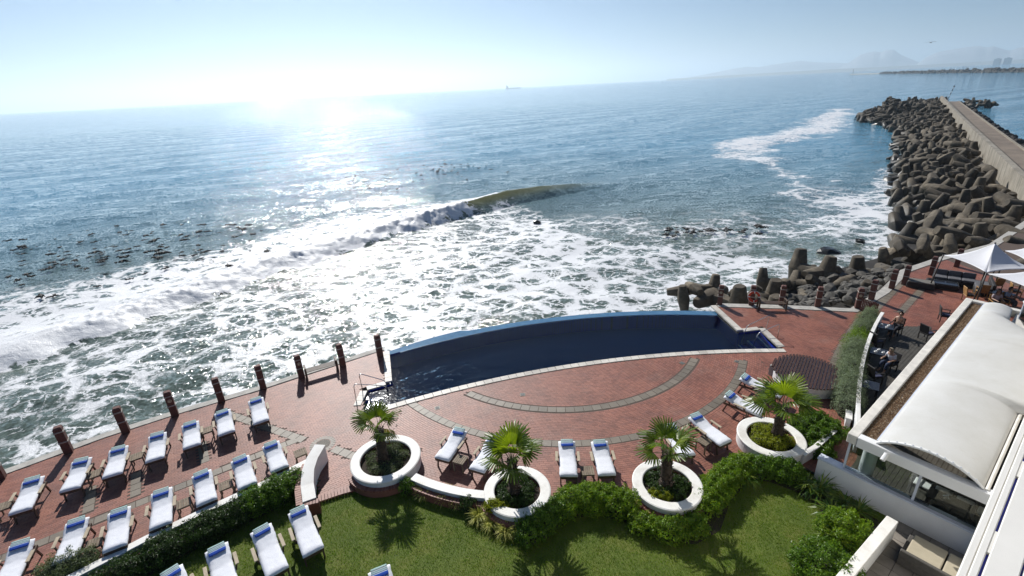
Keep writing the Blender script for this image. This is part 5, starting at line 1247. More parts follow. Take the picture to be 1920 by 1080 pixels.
for i in range(3): MB().box((-ln / 2 + k * (i + .5), -.02, .42), (k - .03, .82, .17)).build('seat_cushion', M_SOFA, g, bevel=.05, seg=2); MB().box((-ln / 2 + k * (i + .5), .34, .66), (k - .05, .18, .36), rot=Matrix.Rotation(R(-14), 3, 'X')).build('back_cushion', M_SOFA, g, bevel=.06, seg=2)
MB().box((ln / 2 + .25, -.75, .42), (.75, 1.5, .17)).build('seat_cushion', M_SOFA, g, bevel=.05, seg=2)
p = G(1768, 528, .4); g = thing('low_table', 'large low black table with glossy top before the grey sofa', 'table', (p.x, p.y, 0), ang); MB().box((0, 0, .17), (1.7, 1.0, .34)).build('base', M_SOFAB, g, bevel=.02); MB().box((0, 0, .36), (1.5, .9, .03)).build('glass_top', M_TGL, g)
p = G(1727, 528, .4); g = thing('ottoman', 'long dark woven bench beside the low table of the lounge', 'bench', (p.x, p.y, 0), ang); MB().box((0, 0, .18), (1.5, .8, .36)).build('base', M_SOFAB, g, bevel=.02); MB().box((0, 0, .41), (1.44, .74, .10)).build('cushion', simple('taupe pad', (.16, .15, .13), .85, .1, 4, .2), g, bevel=.03)
for (px, py, rz, lab) in ((1818, 552, R(70), 'honey rattan chair seen edge on at the mast of the shade sail'), (1842, 545, R(150), 'honey rattan chair turned away behind the dining couple'), (1868, 532, R(170), 'honey rattan chair behind the dining couple under the sail'), (1866, 570, R(-20), 'honey rattan chair backing onto the pavilion under the person in pale top'), (1905, 545, R(60), 'honey rattan chair beside the person in the striped shirt'), (1888, 565, R(20), 'honey rattan chair under the person in the striped shirt')):
    p = G(px, py, .45); chair(rch, (p.x, p.y, 0), rz, lab)
p = G(1882, 550, .72); table('dining_table', 'round edged dark table between the two people under the sail', (p.x, p.y, 0), R(20), (.9, .9), .72, M_TGL)

# shade sails
t = NT('white sailcloth'); p = t.pos(); n1 = t.noise(p, 1.2, 3); c = t.ramp(n1.outputs[0], [(.3, (.78, .78, .80)), (.7, (.84, .84, .86))]); t.set(Base_Color=c, Roughness=.6); tr = t.n('BsdfTranslucent'); tr.inputs[0].default_value = (.75, .77, .85, 1); ms = t.n('MixShader'); ms.inputs[0].default_value = .22
t.l(t.b.outputs[0], ms.inputs[1]); t.l(tr.outputs[0], ms.inputs[2]); t.l(ms.outputs[0], t.out.inputs[0]); M_SAIL = t.m
M_MAST = simple('dark mast', (.05, .045, .04), .5, .2, 6, .1)
def sail(label, peak, corners, curve=.22):
    """a tent pulled up to a peak and out to four corners, edges and ridges hanging in curves"""
    peak = Vector(peak); cs = [Vector(c) for c in corners]; g = thing('shade_sail', label, 'shade sail', (peak.x, peak.y, 0), group='white peaked shade sails', world=True)
    b = MB(); N = 12
    for i in range(4):
        a, c = cs[i], cs[(i + 1) % 4]; rows = []; ctr = Vector((peak.x, peak.y, (a.z + c.z) / 2))
        for k in range(N + 1):
            f = k / N; row = []
            for j in range(N + 1):
                s_ = j / N; e = a + (c - a) * s_; e = e + (ctr - e) * (curve * 4 * s_ * (1 - s_)) * .55
                q = peak + (e - peak) * f; q.z = e.z + (peak.z - e.z) * (1 - f) ** 1.75; row.append(tuple(q))
            rows.append(row)
        vs = [p_ for r_ in rows for p_ in r_]; fs = [(k * (N + 1) + j, (k + 1) * (N + 1) + j, (k + 1) * (N + 1) + j + 1, k * (N + 1) + j + 1) for k in range(N) for j in range(N)]
        b.add(vs, fs)
    o = b.build('canopy', M_SAIL, g, smooth=True); s2 = o.modifiers.new('cloth', 'SOLIDIFY'); s2.thickness = .01
    MB().tube([(peak.x, peak.y, 0), (peak.x, peak.y, peak.z + .05)], .05, 10).build('mast', M_MAST, g, smooth=True)
    for c in cs: d = (Vector((c.x, c.y, 0)) - Vector((peak.x, peak.y, 0))).normalized(); MB().tube([tuple(Vector((c.x, c.y, 0)) + d * .25), tuple(c + d * .03)], .04, 8).build('corner_post', M_MAST, g, smooth=True)
def sail_px(label, pk, cs): sail(label, G(*pk), [G(*c) for c in cs])
sail_px('white peaked shade sail over the lounge, the whole one with its mast and corner post', (1866, 456, 3.6), [(1770, 478, 2.5), (1850, 511, 2.5), (1940, 505, 2.5), (1885, 474, 2.5)])
sail_px('white shade sail behind the whole one, cut by the photo border', (1965, 450, 3.4), [(1884, 470, 2.5), (1930, 494, 2.5), (2050, 490, 2.5), (1990, 462, 2.5)])
sail_px('white shade sail in front, only its flat corner showing over the dining couple', (1965, 500, 3.3), [(1851, 513, 2.45), (1945, 548, 2.45), (2080, 545, 2.45), (1965, 507, 2.5)])

# ================================================================== PEOPLE
def skin(v): return simple('skin %d' % int(v * 100), (.42 * v, .25 * v, .17 * v), .5, .1, 12, .05)
M_SKIN = skin(1.0); M_SKIN2 = skin(.8); M_HAIRB = simple('brown hair', (.06, .035, .02), .6, .3, 30, .3); M_HAIRG = simple('fair hair', (.40, .33, .22), .6, .25, 30, .3)
def cloth(n, c): return simple(n, c, .85, .12, 6, .3)
def person(label, pos, rz, skinm, hair, top, legs, recline=0.0, hands=((.18, -.42, .74), (-.18, -.42, .74)), long_hair=False, lean=0.0):
    """seated figure facing -Y; the body is one skinned surface, clothes and hair are its children"""
    g = thing('person', label, 'person', pos, rz)
    tilt = Matrix.Rotation(R(recline), 3, 'X'); hip = Vector((0, .10, .54)); sp = lambda x, y, z: hip + tilt @ Vector((x, y, z))
    J = [hip, sp(0, 0, .16), sp(0, .01, .32), sp(0, .02, .46), sp(0, .01, .55), sp(0, -.02, .66), sp(0, -.02, .78)]; rd = [.15, .13, .145, .12, .055, .095, .075]; E_ = [(i, i + 1) for i in range(6)]
    for k, s in enumerate((1, -1)):
        o = len(J); el = sp(s * .24, -.02, .20) + Vector((0, -.06, 0)); h = Vector(hands[k]); wr = el + (h - el) * .86
        J += [sp(s * .17, .01, .44), el, wr, h]; rd += [.062, .046, .032, .036]; E_ += [(3, o), (o, o + 1), (o + 1, o + 2), (o + 2, o + 3)]
        f0 = len(J); dr = (h - wr).normalized(); side = Vector((1, 0, 0))
        for q, (off_, ln) in enumerate(((-.026, .060), (-.009, .075), (.009, .070), (.026, .055))): J += [h + dr * .03 + side * off_, h + dr * (.03 + ln) + side * off_ * 1.1 + Vector((0, 0, -.015))]; rd += [.010, .007]; E_ += [(o + 3, f0 + 2 * q), (f0 + 2 * q, f0 + 2 * q + 1)]
        J += [h - side * s * .045 + dr * .03]; rd += [.010]; E_ += [(o + 3, len(J) - 1)]
        o = len(J); J += [hip + Vector((s * .10, -.02, -.02)), Vector((s * .13, -.38, .52)), Vector((s * .13, -.42, .10)), Vector((s * .13, -.56, .06))]; rd += [.10, .065, .042, .035]; E_ += [(0, o), (o, o + 1), (o + 1, o + 2), (o + 2, o + 3)]
    def sk(name, J, E_, rd, mat, sub=1):
        me = bpy.data.meshes.new(name); me.from_pydata([tuple(p_) for p_ in J], E_, []); ob = bpy.data.objects.new(name, me); COL.objects.link(ob); ob.parent = g
        md = ob.modifiers.new('skin', 'SKIN'); md.use_smooth_shade = True
        for i, sv in enumerate(me.skin_vertices[0].data): sv.radius = (rd[i], rd[i]); sv.use_root = (i == 0)
        ob.modifiers.new('sub', 'SUBSURF').levels = sub; ob.modifiers['sub'].render_levels = sub; me.materials.append(mat); return ob
    body = sk('body', J, E_, rd, skinm)
    hd = J[5]; b = MB(); n = 14                         # hair cap, with nose, eyes and ears
    prof = [(0.0, .20), (.055, .19), (.095, .145), (.112, .08), (.110, .02), (.098, -.03)] if not long_hair else [(0.0, .20), (.06, .19), (.105, .145), (.122, .07), (.125, -.05), (.13, -.18), (.11, -.24)]
    vs = []; fs = []
    for i in range(n + 1):
        a = R(-25) + R(230) * i / n
        for r_, z in prof: vs.append(tuple(hd + tilt @ Vector((r_ * math.cos(a), .015 + r_ * math.sin(a), z - .02))))
    m_ = len(prof)
    for i in range(n):
        for j in range(m_ - 1): fs.append((i * m_ + j, (i + 1) * m_ + j, (i + 1) * m_ + j + 1, i * m_ + j + 1))
    b.add(vs, fs); b.build('hair', hair, g, smooth=True)
    b = MB(); b.box(tuple(hd + tilt @ Vector((0, -.108, .045))), (.025, .035, .045), top=.5)
    for s in (-1, 1): b.box(tuple(hd + tilt @ Vector((s * .10, 0, .04))), (.02, .035, .055))
    stuff(b.build('nose_and_ears', skinm, g))
    b = MB()
    for s in (-1, 1): b.box(tuple(hd + tilt @ Vector((s * .035, -.098, .075))), (.022, .012, .012))
    stuff(b.build('eyes', M_HAIRB, g))
    if top is not None:
        T = [J[0] + Vector((0, 0, .02)), J[1], J[2], J[3]]; tr_ = [.165, .148, .162, .138]; TE = [(0, 1), (1, 2), (2, 3)]
        for s, o in ((1, 7), (-1, 20)):
            k = len(T); sh = sp(s * .17, .01, .44); el = sp(s * .24, -.02, .20) + Vector((0, -.06, 0)); T += [sh, sh + (el - sh) * .85]; tr_ += [.075, .062]; TE += [(3, k), (k, k + 1)]
        sk('shirt', T, TE, tr_, top)
    if legs is not None:
        T = [J[0]]; tr_ = [.165]; TE = []
        for s in (1, -1): k = len(T); T += [hip + Vector((s * .10, -.02, -.02)), Vector((s * .13, -.38, .52)), Vector((s * .13, -.41, .2))]; tr_ += [.112, .08, .06]; TE += [(0, k), (k, k + 1), (k + 1, k + 2)]
        sk('trousers', T, TE, tr_, legs)
    return g
def at_chair(px, py): p = G(px, py, .4); return (p.x, p.y, 0.0)
person('shirtless person with short brown hair leaning on hands at a deck table', at_chair(1680, 615), R(-60), M_SKIN, M_HAIRB, None, cloth('dark shorts', (.02, .02, .03)), -8, ((.10, -.28, .98), (-.10, -.28, .98)))
person('fair haired person in a white top leaning back in a deck chair', at_chair(1668, 682), R(-75), M_SKIN, M_HAIRG, cloth('white top', (.72, .72, .76)), cloth('blue jeans', (.03, .045, .09)), 20, ((.20, -.35, .70), (-.20, -.35, .70)))
person('person with long brown hair in a pale top at the table under the sail', at_chair(1866, 570), R(-20), M_SKIN2, M_HAIRB, cloth('pale mauve top', (.42, .36, .38)), cloth('dark trousers', (.03, .03, .035)), 4, ((.16, -.42, .76), (-.16, -.42, .76)), True)
sh = NT('striped shirt'); p = sh.pos(True); w = sh.n('TexWave', wave_type='BANDS', bands_direction='X'); w.inputs['Scale'].default_value = 14; sh.l(p, w.inputs[0]); sh.set(Base_Color=sh.ramp(w.outputs[1], [(.4, (.10, .16, .30)), (.6, (.45, .52, .62))]), Roughness=.85)
person('person with short dark hair in a blue striped shirt under the sail', at_chair(1888, 565), R(20), M_SKIN2, simple('dark hair', (.02, .014, .01), .6, .3, 30, .3), sh.m, cloth('grey trousers', (.08, .08, .09)), 6, ((.16, -.42, .76), (-.20, -.36, .80)))
# ================================================================== BREAKWATER
PD = Vector((.620, .785, 0)); PN = Vector((.785, -.620, 0))
def pr(d, n, z=0): return PD * d + PN * n + Vector((0, 0, z))
def ramp_(x, xs, ys): return float(np.interp(x, xs, ys))
t = NT('breakwater concrete'); p = t.pos(); n1 = t.noise(p, .35, 5, .65); n2 = t.noise(p, 2.5, 4, .7); mp = t.n('Mapping'); mp.inputs['Scale'].default_value = (1.2, 1.2, .12); t.l(p, mp.inputs[0]); n3 = t.noise(mp.outputs[0], 1.2, 4, .7)
c = t.ramp(n1.outputs[0], [(.3, (.20, .175, .135)), (.7, (.34, .305, .245))]); k = t.ramp(n3.outputs[0], [(.5, 0), (.68, .75)]); c = t.mix(k, c, (.07, .06, .045)); t.set(Base_Color=c, Roughness=.85); t.bump(n2.outputs[0], .4, .08); M_BWALL = t.m
t = NT('breakwater deck'); p = t.pos(); n1 = t.noise(p, .25, 5, .7); n2 = t.noise(p, 3, 3, .7); c = t.ramp(n1.outputs[0], [(.3, (.13, .10, .075)), (.7, (.25, .20, .15))]); t.set(Base_Color=c, Roughness=.8); t.bump(n2.outputs[0], .3, .05); M_BDECK = t.m
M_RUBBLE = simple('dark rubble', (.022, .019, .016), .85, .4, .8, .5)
core_path = [(30, 13), (60, 13), (110, 12.6), (150, 12.4), (190, 12.3), (311, 12.2)]
DW_ = lambda d: ramp_(d, [30, 60, 110, 150, 190, 311], [14.5, 13.2, 12.9, 12.6, 12.4, 12.2])       # offset of the sea wall along the pier
pier = thing('breakwater', 'long concrete breakwater wall with raised seaward parapet and flat walkway', 'breakwater', tuple(pr(150, 14)), world=True)
ds = list(np.arange(40, 312, 4.0)) + [312]
def pstrip(n0f, n1f, z0, z1, name, mat, d0=40, d1=312):
    b = MB(); dd = [d for d in ds if d0 <= d <= d1]; vs = []
    for d in dd: a, c = n0f(d), n1f(d); vs += [pr(d, a, z0), pr(d, c, z0), pr(d, c, z1), pr(d, a, z1)]
    fs = []
    for i in range(len(dd) - 1):
        for j in range(4): j2 = (j + 1) % 4; fs.append((i * 4 + j, i * 4 + j2, i * 4 + 4 + j2, i * 4 + 4 + j))
    fs += [(3, 2, 1, 0), tuple(len(vs) - 4 + j for j in range(4))]
    return b.add(vs, fs).build(name, mat, pier)
WO = lambda d: ramp_(d, [40, 90, 311], [0, 0, 0])
for i in range(17):
    d0 = 40 + i * 16; pstrip(lambda d: DW_(d), lambda d: DW_(d) + .75, -4.8, 1.0, 'wall_section', M_BWALL, d0, d0 + 16 - (0 if i < 16 else 0))
pstrip(lambda d: DW_(d) + .752, lambda d: DW_(d) + 6.6, -4.8, -1.45, 'walkway', M_BDECK)
pstrip(lambda d: DW_(d) + 6.602, lambda d: DW_(d) + 7.0, -4.8, -1.25, 'kerb', M_BWALL)
# rubble core under the concrete units
b = MB(); wl = lambda d: ramp_(d, [28, 45, 70, 110, 170, 205, 222, 240, 262, 285, 312, 330], [3.8, 3.8, 3.2, 1.8, .6, -2.5, -11, -13, -12, -8, -2, 4])
dd = list(np.arange(26, 336, 4.0)); vs = []; K = 7
for d in dd:
    top = DW_(min(d, 311)) + (.2 if d < 312 else 3); zt = -1.9 if d < 316 else -3.3
    for k in range(K): f = k / (K - 1); n_ = wl(d) + (top - wl(d)) * f; vs.append(pr(d, n_, SEA - 1.0 + (zt - SEA + 1.0) * min(1, f * 1.25) ** .8 + random.uniform(-.3, .1)))
fs = [(i * K + j, i * K + j + 1, (i + 1) * K + j + 1, (i + 1) * K + j) for i in range(len(dd) - 1) for j in range(K - 1)]
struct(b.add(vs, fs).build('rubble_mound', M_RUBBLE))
# dolos: a waisted shank with two flukes set crosswise
def dolos_mesh(seed):
    b = MB(); r = random.Random(seed); H = 3.5
    def limb(a, c, r0, r1, up):
        a, c = Vector(a), Vector(c); n = 12; d = (c - a).normalized(); x = d.cross(Vector(up)).normalized(); y = d.cross(x); vs = []
        for f, rr_ in ((0, r0), (.955, r1), (1.0, r1 * .86)):
            for j in range(n): t_ = 2 * PI * (j + .5) / n; k = 1 / max(abs(math.cos(t_)), abs(math.sin(t_))) * .22 + .80; vs.append(a + (c - a) * f + (x * math.cos(t_) + y * math.sin(t_)) * rr_ * k)
        fs = [(i * n + j, i * n + (j + 1) % n, (i + 1) * n + (j + 1) % n, (i + 1) * n + j) for i in range(2) for j in range(n)] + [tuple(2 * n + j for j in range(n))] + [tuple(reversed(range(n)))]
        b.add(vs, fs)
    h = H / 2; w = .62
    limb((0, 0, 0), (0, 0, h * .80), .50, w, (1, 0, 0)); limb((0, 0, 0), (0, 0, -h * .80), .50, w, (1, 0, 0))
    for s in (-1, 1): limb((0, 0, h * .70), (s * h, 0, h * .74), 0.70, .43, (0, 1, 0)); limb((0, 0, -h * .70), (0, s * h, -h * .74), 0.70, .43, (1, 0, 0))
    o = b.build('dolos', M_DOLOS, smooth=True); me = o.data; bpy.data.objects.remove(o); me.set_sharp_from_angle(angle=R(38)); return me
t = NT('dolos concrete'); p = t.pos(True); oi = t.n('ObjectInfo'); off_ = t.n('VectorMath', operation='ADD'); t.l(p, off_.inputs[0]); cmb = t.n('CombineXYZ'); t.l(t.math('MULTIPLY', oi.outputs['Random'], 60), cmb.inputs[0]); t.l(cmb.outputs[0], off_.inputs[1])
n1 = t.noise(off_.outputs[0], .9, 5, .7); n2 = t.noise(off_.outputs[0], 9, 4, .7); c = t.ramp(n1.outputs[0], [(.28, (.034, .027, .018)), (.5, (.090, .072, .048)), (.72, (.195, .158, .108))])
k = t.math('MULTIPLY_ADD', oi.outputs['Random'], .6); k.node.inputs[2].default_value = .70; sc_ = t.n('VectorMath', operation='SCALE'); t.l(c, sc_.inputs[0]); t.l(k, sc_.inputs['Scale']); c = sc_.outputs[0]
gz = t.n('SeparateXYZ'); t.l(t.pos(), gz.inputs[0]); wet = t.math('MULTIPLY', t.math('SUBTRACT', -1.7, gz.outputs['Z']), .8, True); c = t.mix(wet, c, (.030, .027, .018)); ro = t.math('MULTIPLY_ADD', wet, -.45); ro.node.inputs[2].default_value = .85
t.set(Base_Color=c, Roughness=ro); t.bump(n2.outputs[0], .4, .05); M_DOLOS = t.m
DM = [dolos_mesh(1)]
RD = random.Random(21); cand = []
d = 40.0
while d < 322:
    lo = wl(d); hi = DW_(min(d, 311)) - 1.3 if d < 314 else DW_(311) + 2; step = 2.5; n_ = lo + RD.uniform(-.3, .6)
    while n_ < hi:
        f = min(1, max(0, (n_ - lo) / max(hi - lo, 1))); z = SEA - .1 + (2.5 if d < 75 else 1.75) * f ** .75 + RD.uniform(-.5, .6); cand.append((d + RD.uniform(-.9, .9), n_ + RD.uniform(-.6, .6), z, f)); n_ += step * RD.uniform(.8, 1.2)
    d += 2.35
for d in np.arange(236, 300, 3.2):                      # upright ones crowning the head
    for k in range(2): cand.append((d, RD.uniform(-7, 4), -1.0 + RD.uniform(0, .9), .6))
pos = []
for d, n_, z, f in cand:
    q = pr(d, n_, z); px = to_px(q)
    if q.x < 36 and q.y < 44: continue
    pos.append((q.length, q, f, d, px))
pos.sort(key=lambda a: a[0])
vis = [p_ for p_ in pos if -30 < p_[4][0] < 1950]
def rnd_rot():
    return Euler((RD.choice((0, PI / 2, PI / 3, PI / 4, PI)) + RD.uniform(-.5, .5), RD.choice((0, PI / 2, PI / 4)) + RD.uniform(-.5, .5), RD.uniform(0, 2 * PI)), 'XYZ')
def dol_label(f, d, rot):
    up = abs((rot.to_matrix() @ Vector((0, 0, 1))).z); pose = 'standing ' if up > .8 else 'lying ' if up < .35 else 'tilted '
    where = 'near the lounge terrace' if d < 75 else 'along the middle of the breakwater' if d < 150 else 'towards the breakwater head'
    how = 'wet dark dolos at the waterline' if f < .28 else 'grey dolos in mid heap' if f < .72 else 'pale dolos high against the wall'
    return pose + how + ' ' + where
NDOL = 296
for i, (ln, q, f, d, px) in enumerate(vis[:NDOL]):
    o = bpy.data.objects.new('dolos', DM[0]); COL.objects.link(o); o.location = q; o.rotation_euler = rnd_rot(); o.scale = (RD.uniform(.88, 1.06),) * 3
    tag(o, dol_label(f, d, o.rotation_euler), 'dolos', 'dolosse heaped along the breakwater')
me0 = DM[0]; v0 = np.array([v.co[:] for v in me0.vertices]); polys = [tuple(p_.vertices) for p_ in me0.polygons]; 
b = MB()
for ln, q, f, d, px in vis[NDOL:]:
    M_ = rnd_rot().to_matrix(); b.add([q + M_ @ Vector(v) for v in v0], polys)
dh = stuff(b.build('dolos_heap', M_DOLOS, smooth=True)); dh.data.set_sharp_from_angle(angle=R(38))

# rocks: cracked blocks
def rock_mesh(seed, squash=.7):
    bm = bmesh.new(); bmesh.ops.create_icosphere(bm, subdivisions=2, radius=1); r = random.Random(seed); pl = [Vector((r.gauss(0, 1), r.gauss(0, 1), r.gauss(0, 1))).normalized() for _ in range(11)]
    for v in bm.verts:
        k = min([1.0] + [.60 / max(.2, v.co.normalized().dot(n_)) for n_ in pl if v.co.normalized().dot(n_) > .3]); v.co *= k * r.uniform(.94, 1.04); v.co.z *= squash
    me = bpy.data.meshes.new('rock'); bm.to_mesh(me); bm.free(); return me
M_ROCK = simple('grey rock', (.085, .078, .066), .85, .4, 1.4, .6, obj=True, var_obj=.35); M_ROCKW = simple('wet black rock', (.014, .014, .012), .3, .3, 2, .5, obj=True)
RM = [rock_mesh(s, .75) for s in range(5)]
for m_ in RM: m_.materials.append(M_ROCK)
RW = [rock_mesh(s + 20, .6) for s in range(3)]
for m_ in RW: m_.materials.append(M_ROCKW)
RR = random.Random(8)
def rock(me, q, s, label, group, name='rock'):
    o = bpy.data.objects.new(name, me); COL.objects.link(o); o.location = q; o.rotation_euler = (RR.uniform(-.5, .5), RR.uniform(-.5, .5), RR.uniform(0, 6.28)); o.scale = (s * RR.uniform(.8, 1.3), s * RR.uniform(.7, 1.1), s * RR.uniform(.7, 1.1)); tag(o, label, 'rock', group)
RUB = [(1478, 548), (1660, 500), (1700, 515)]
i = 0
while i < 170:
    px, py = RR.uniform(1445, 1760), RR.uniform(500, 585)
    lim = np.interp(px, [1445, 1500, 1560, 1620, 1650, 1680, 1760], [585, 583, 574, 572, 548, 512, 505]); lo = np.interp(px, [1445, 1500, 1560, 1640, 1760], [572, 545, 520, 495, 470])
    if not lo < py < lim - 2: continue
    z = -1.6 + (py - lo) / (lim - lo) * 1.2; q = G(px, py, z); 
    if poly_in(np.array([q.x]), np.array([q.y]), TERRACE)[0]: continue
    rock(RM[i % 5], q, RR.uniform(.22, .62) * (1.5 if RR.random() < .15 else 1), 'broken grey rock in the rubble between sea and terrace kerb' if px < 1640 else 'broken grey rock in the rubble behind the lounge bollards', 'broken rocks under the terrace kerb'); i += 1
b = MB()                                                # ground under the rubble
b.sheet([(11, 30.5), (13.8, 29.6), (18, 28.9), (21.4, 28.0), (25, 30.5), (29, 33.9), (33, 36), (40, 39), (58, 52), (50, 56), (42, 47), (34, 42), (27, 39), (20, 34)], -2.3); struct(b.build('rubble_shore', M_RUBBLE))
NEARD = [((1280, 553), -1.75, (1.57, .15), 'dolos limb standing behind the pool overflow, smaller of the two beside the pool corner'), ((1320, 541), -1.5, (1.5, -.1), 'dolos limb standing behind the pool overflow, taller of the two beside the pool corner'), ((1363, 529), -1.4, (1.6, .1), 'dark dolos standing right behind the emblem bollard of the pool corner'),
         ((1440, 541), -1.8, (1.5, .1), 'rounded pale dolos stump behind the lifebuoy bench'), ((1488, 528), -1.4, (1.6, -.1), 'tall pale dolos behind the bench end bollard'), ((1400, 562), -1.7, (1.3, .4), 'low pale dolos limb lying behind the lifebuoy'), ((1450, 530), -1.8, (1.5, .3), 'dark dolos lying flat in the foam behind the bench'),
         ((1523, 475), -1.9, (1.5, .1), 'dark upright dolos in the surf beyond the rubble, nearest the black rock'), ((1578, 492), -1.6, (1.6, .15), 'pale upright dolos in the middle of the rubble'), ((1548, 515), -1.9, (.9, .5), 'dark leaning dolos beside the pale upright one in the rubble'), ((1644, 481), -1.6, (1.5, 0), 'upright dolos at the sea end of the lounge bollards'), ((1668, 480), -1.7, (1.35, .2), 'black leaning dolos between surf and lounge bollards'), ((1700, 470), -1.3, (.9, .2), 'dolos with a sunlit end standing behind the lounge'), ((1508, 532), -1.8, (1.2, .7), 'dark dolos lying in the rubble by the surf'),
         ((1738, 470), -1.0, (.5, .4), 'pale dolos right behind the grey sofa'), ((1820, 468), -.8, (.3, .2), 'dolos rising behind the whole shade sail'), ((1600, 540), -1.4, (1.4, .2), 'half buried dolos near the timber gate'), ((1777, 470), -1.0, (.2, .8), 'dolos behind the bollard under the sail edge')]
for (px, py), z, (rx, ry), lab in NEARD:
    up = abs(rx) > 1.45 and 'lying' not in lab and 'low' not in lab and 'buried' not in lab; q = G(px, py, -.30 if px < 1500 else -.1) - Vector((0, 0, 1.57)) if up else G(px, py, z); o = bpy.data.objects.new('dolos', DM[0]); COL.objects.link(o); o.location = q; o.rotation_euler = (rx, ry, RD.uniform(0, 6.28)); o.scale = (.95 if up else .66,) * 3; tag(o, lab, 'dolos', 'dolosse beside the terrace')
# dark rocks in the water
for (px, py, s, lab) in ((1008, 416, .7, 'black reef rock awash in the foam below the green wave'), (1560, 474, 1.5, 'large black rock in the surf beyond the rubble'), (1676, 308, 1.0, 'small black rock in the water, uppermost off the breakwater'), (1672, 321, 1.2, 'small black rock second from the top off the breakwater'), (1673, 345, 1.0, 'low black rock halfway along the breakwater water edge'), (1675, 363, 1.5, 'rounded black rock at the near breakwater water edge'), (1613, 453, .8, 'little black rock in the foam off the lounge')):
    q = G(px, py, SEA + .1); rock(RW[int(px) % 3], q, s, lab, 'black rocks in the water', 'sea_rock')
# rocks on the harbour side and at the head
b = MB(); v_ = np.array([v.co[:] for v in RM[0].vertices]); pf = [tuple(p_.vertices) for p_ in RM[0].polygons]
for i in range(420):
    d = RR.uniform(60, 322); n_ = DW_(min(d, 311)) + 8.2 + RR.uniform(0, 2.6) * (1 if d < 250 else 2.4) ; q = pr(d, n_, SEA + 1.3 - (n_ - DW_(min(d, 311)) - 8) * .65 + RR.uniform(-.3, .3)); s = RR.uniform(.5, 1.2); M_ = Euler((RR.uniform(0, 6), RR.uniform(0, 6), 0)).to_matrix(); b.add([q + M_ @ Vector(v) * s for v in v_], pf)
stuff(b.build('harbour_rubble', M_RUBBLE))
for i in range(16):
    q = pr(RR.uniform(292, 322), DW_(311) + RR.uniform(9, 17), SEA + RR.uniform(.5, 1.6)); o = bpy.data.objects.new('dolos', DM[0]); COL.objects.link(o); o.location = q; o.rotation_euler = rnd_rot(); tag(o, 'dolos on the harbour side of the breakwater head', 'dolos', 'dolosse at the harbour side of the head')
# striped pole at the head
q = pr(306, 14.6, -1.45); g = thing('striped_pole', 'thin black and white banded pole leaning at the breakwater head', 'pole', tuple(q)); g.rotation_euler = (R(4), R(9), 0)
for i in range(8): MB().tube([(0, 0, i * .8), (0, 0, i * .8 + .8)], .13, 8).build('band', M_WHITE if i % 2 else M_WICK, g)
MB().box((0, 0, 6.7), (.5, .5, .6), top=.6).build('head', M_WICK, g)

# ================================================================== SEA LIFE AND FAR THINGS
M_KELP = simple('kelp', (.007, .006, .004), .6, .4, 6, .3, obj=True)
def kelp_mesh(seed):
    r = random.Random(seed); b = MB()
    for i in range(9):
        a = r.uniform(0, 2 * PI); x, y = r.uniform(-.35, .35), r.uniform(-.25, .25); L = r.uniform(.3, .75); pts = [(x + math.cos(a) * L * f + r.uniform(-.05, .05), y + math.sin(a) * L * f, .03 + .16 * math.sin(PI * f) * r.uniform(.4, 1.2)) for f in (0, .33, .66, 1)]; b.tube(pts, [.05, .09, .07, .02], 5)
    for i in range(3): c = (r.uniform(-.3, .3), r.uniform(-.3, .3), .1); b.lathe([(0, -.09), (.08, -.05), (.1, 0), (.08, .06), (0, .1)], 6, c)
    o = b.build('kelp_clump', M_KELP, smooth=True); me = o.data; bpy.data.objects.remove(o); return me
KM = [kelp_mesh(i) for i in range(4)]; RK = random.Random(5)
def kelp(px, py, s, label, group):
    q = G(px, py, SEA); o = bpy.data.objects.new('kelp_clump', KM[RK.randrange(4)]); COL.objects.link(o); o.location = (q.x, q.y, SEA + .10 + (.12 if q.length < 95 else .02)); o.rotation_euler = (0, 0, RK.uniform(0, 6.28)); s *= .95; o.scale = (s, s * RK.uniform(.5, 1), s); tag(o, label, 'kelp', group)
for i in range(150):
    f = RK.random(); px = 10 + 480 * f + RK.gauss(0, 25); py = 500 - 50 * f + RK.gauss(0, 30); kelp(px, min(max(py, 425), 560), RK.uniform(.35, 1.05) * (1.3 if RK.random() < .15 else 1), 'dark kelp clump floating in the belt outside the long broken wave', 'kelp clumps outside the broken wave')
for i in range(46): kelp(RK.gauss(850, 40), RK.gauss(319, 9), RK.uniform(.35, .9), 'small kelp clump floating in the smooth water above the green wave', 'kelp clumps above the green wave')
for i in range(24): kelp(RK.gauss(690, 35), RK.gauss(342, 9), RK.uniform(.35, .9), 'kelp clump in the glittering water seaward of the foam', 'kelp clumps in the glitter')
for i in range(30): kelp(RK.uniform(1240, 1430), RK.gauss(436, 6), RK.uniform(.5, 1.3), 'dark kelp lying along the edge of the surf field', 'kelp along the surf edge')
M_FAR = simple('far grey hull', (.08, .085, .09), .6, .1, .05, 0)
# cargo ship on the horizon
q = GA(962, 156.5, 6500, SEA); g = thing('cargo_ship', 'faint grey cargo ship on the hazy horizon', 'ship', tuple(q), R(8)); b = MB(); b.prism([(-95, -14), (80, -14), (100, 0), (80, 14), (-95, 14)], -2, 11); b.build('hull', M_FAR, g)
MB().box((-75, 0, 22), (22, 24, 22)).build('bridge', M_FAR, g); MB().box((-80, 0, 38), (8, 8, 12)).build('funnel', M_FAR, g)
for k in range(3): MB().tube([(-25 + k * 38, 0, 10), (-25 + k * 38, 0, 34)], 1.6, 6).build('crane_mast', M_FAR, g)
q = GA(1242, 146.0, 3600, SEA); g = thing('sailing_boat', 'tiny white sailing boat near the hazy horizon', 'sailing boat', tuple(q), R(40)); b = MB(); b.prism([(-6, -1.6), (4, -1.6), (7.5, 0), (4, 1.6), (-6, 1.6)], -.3, 1.2); b.build('hull', M_WHITE, g)
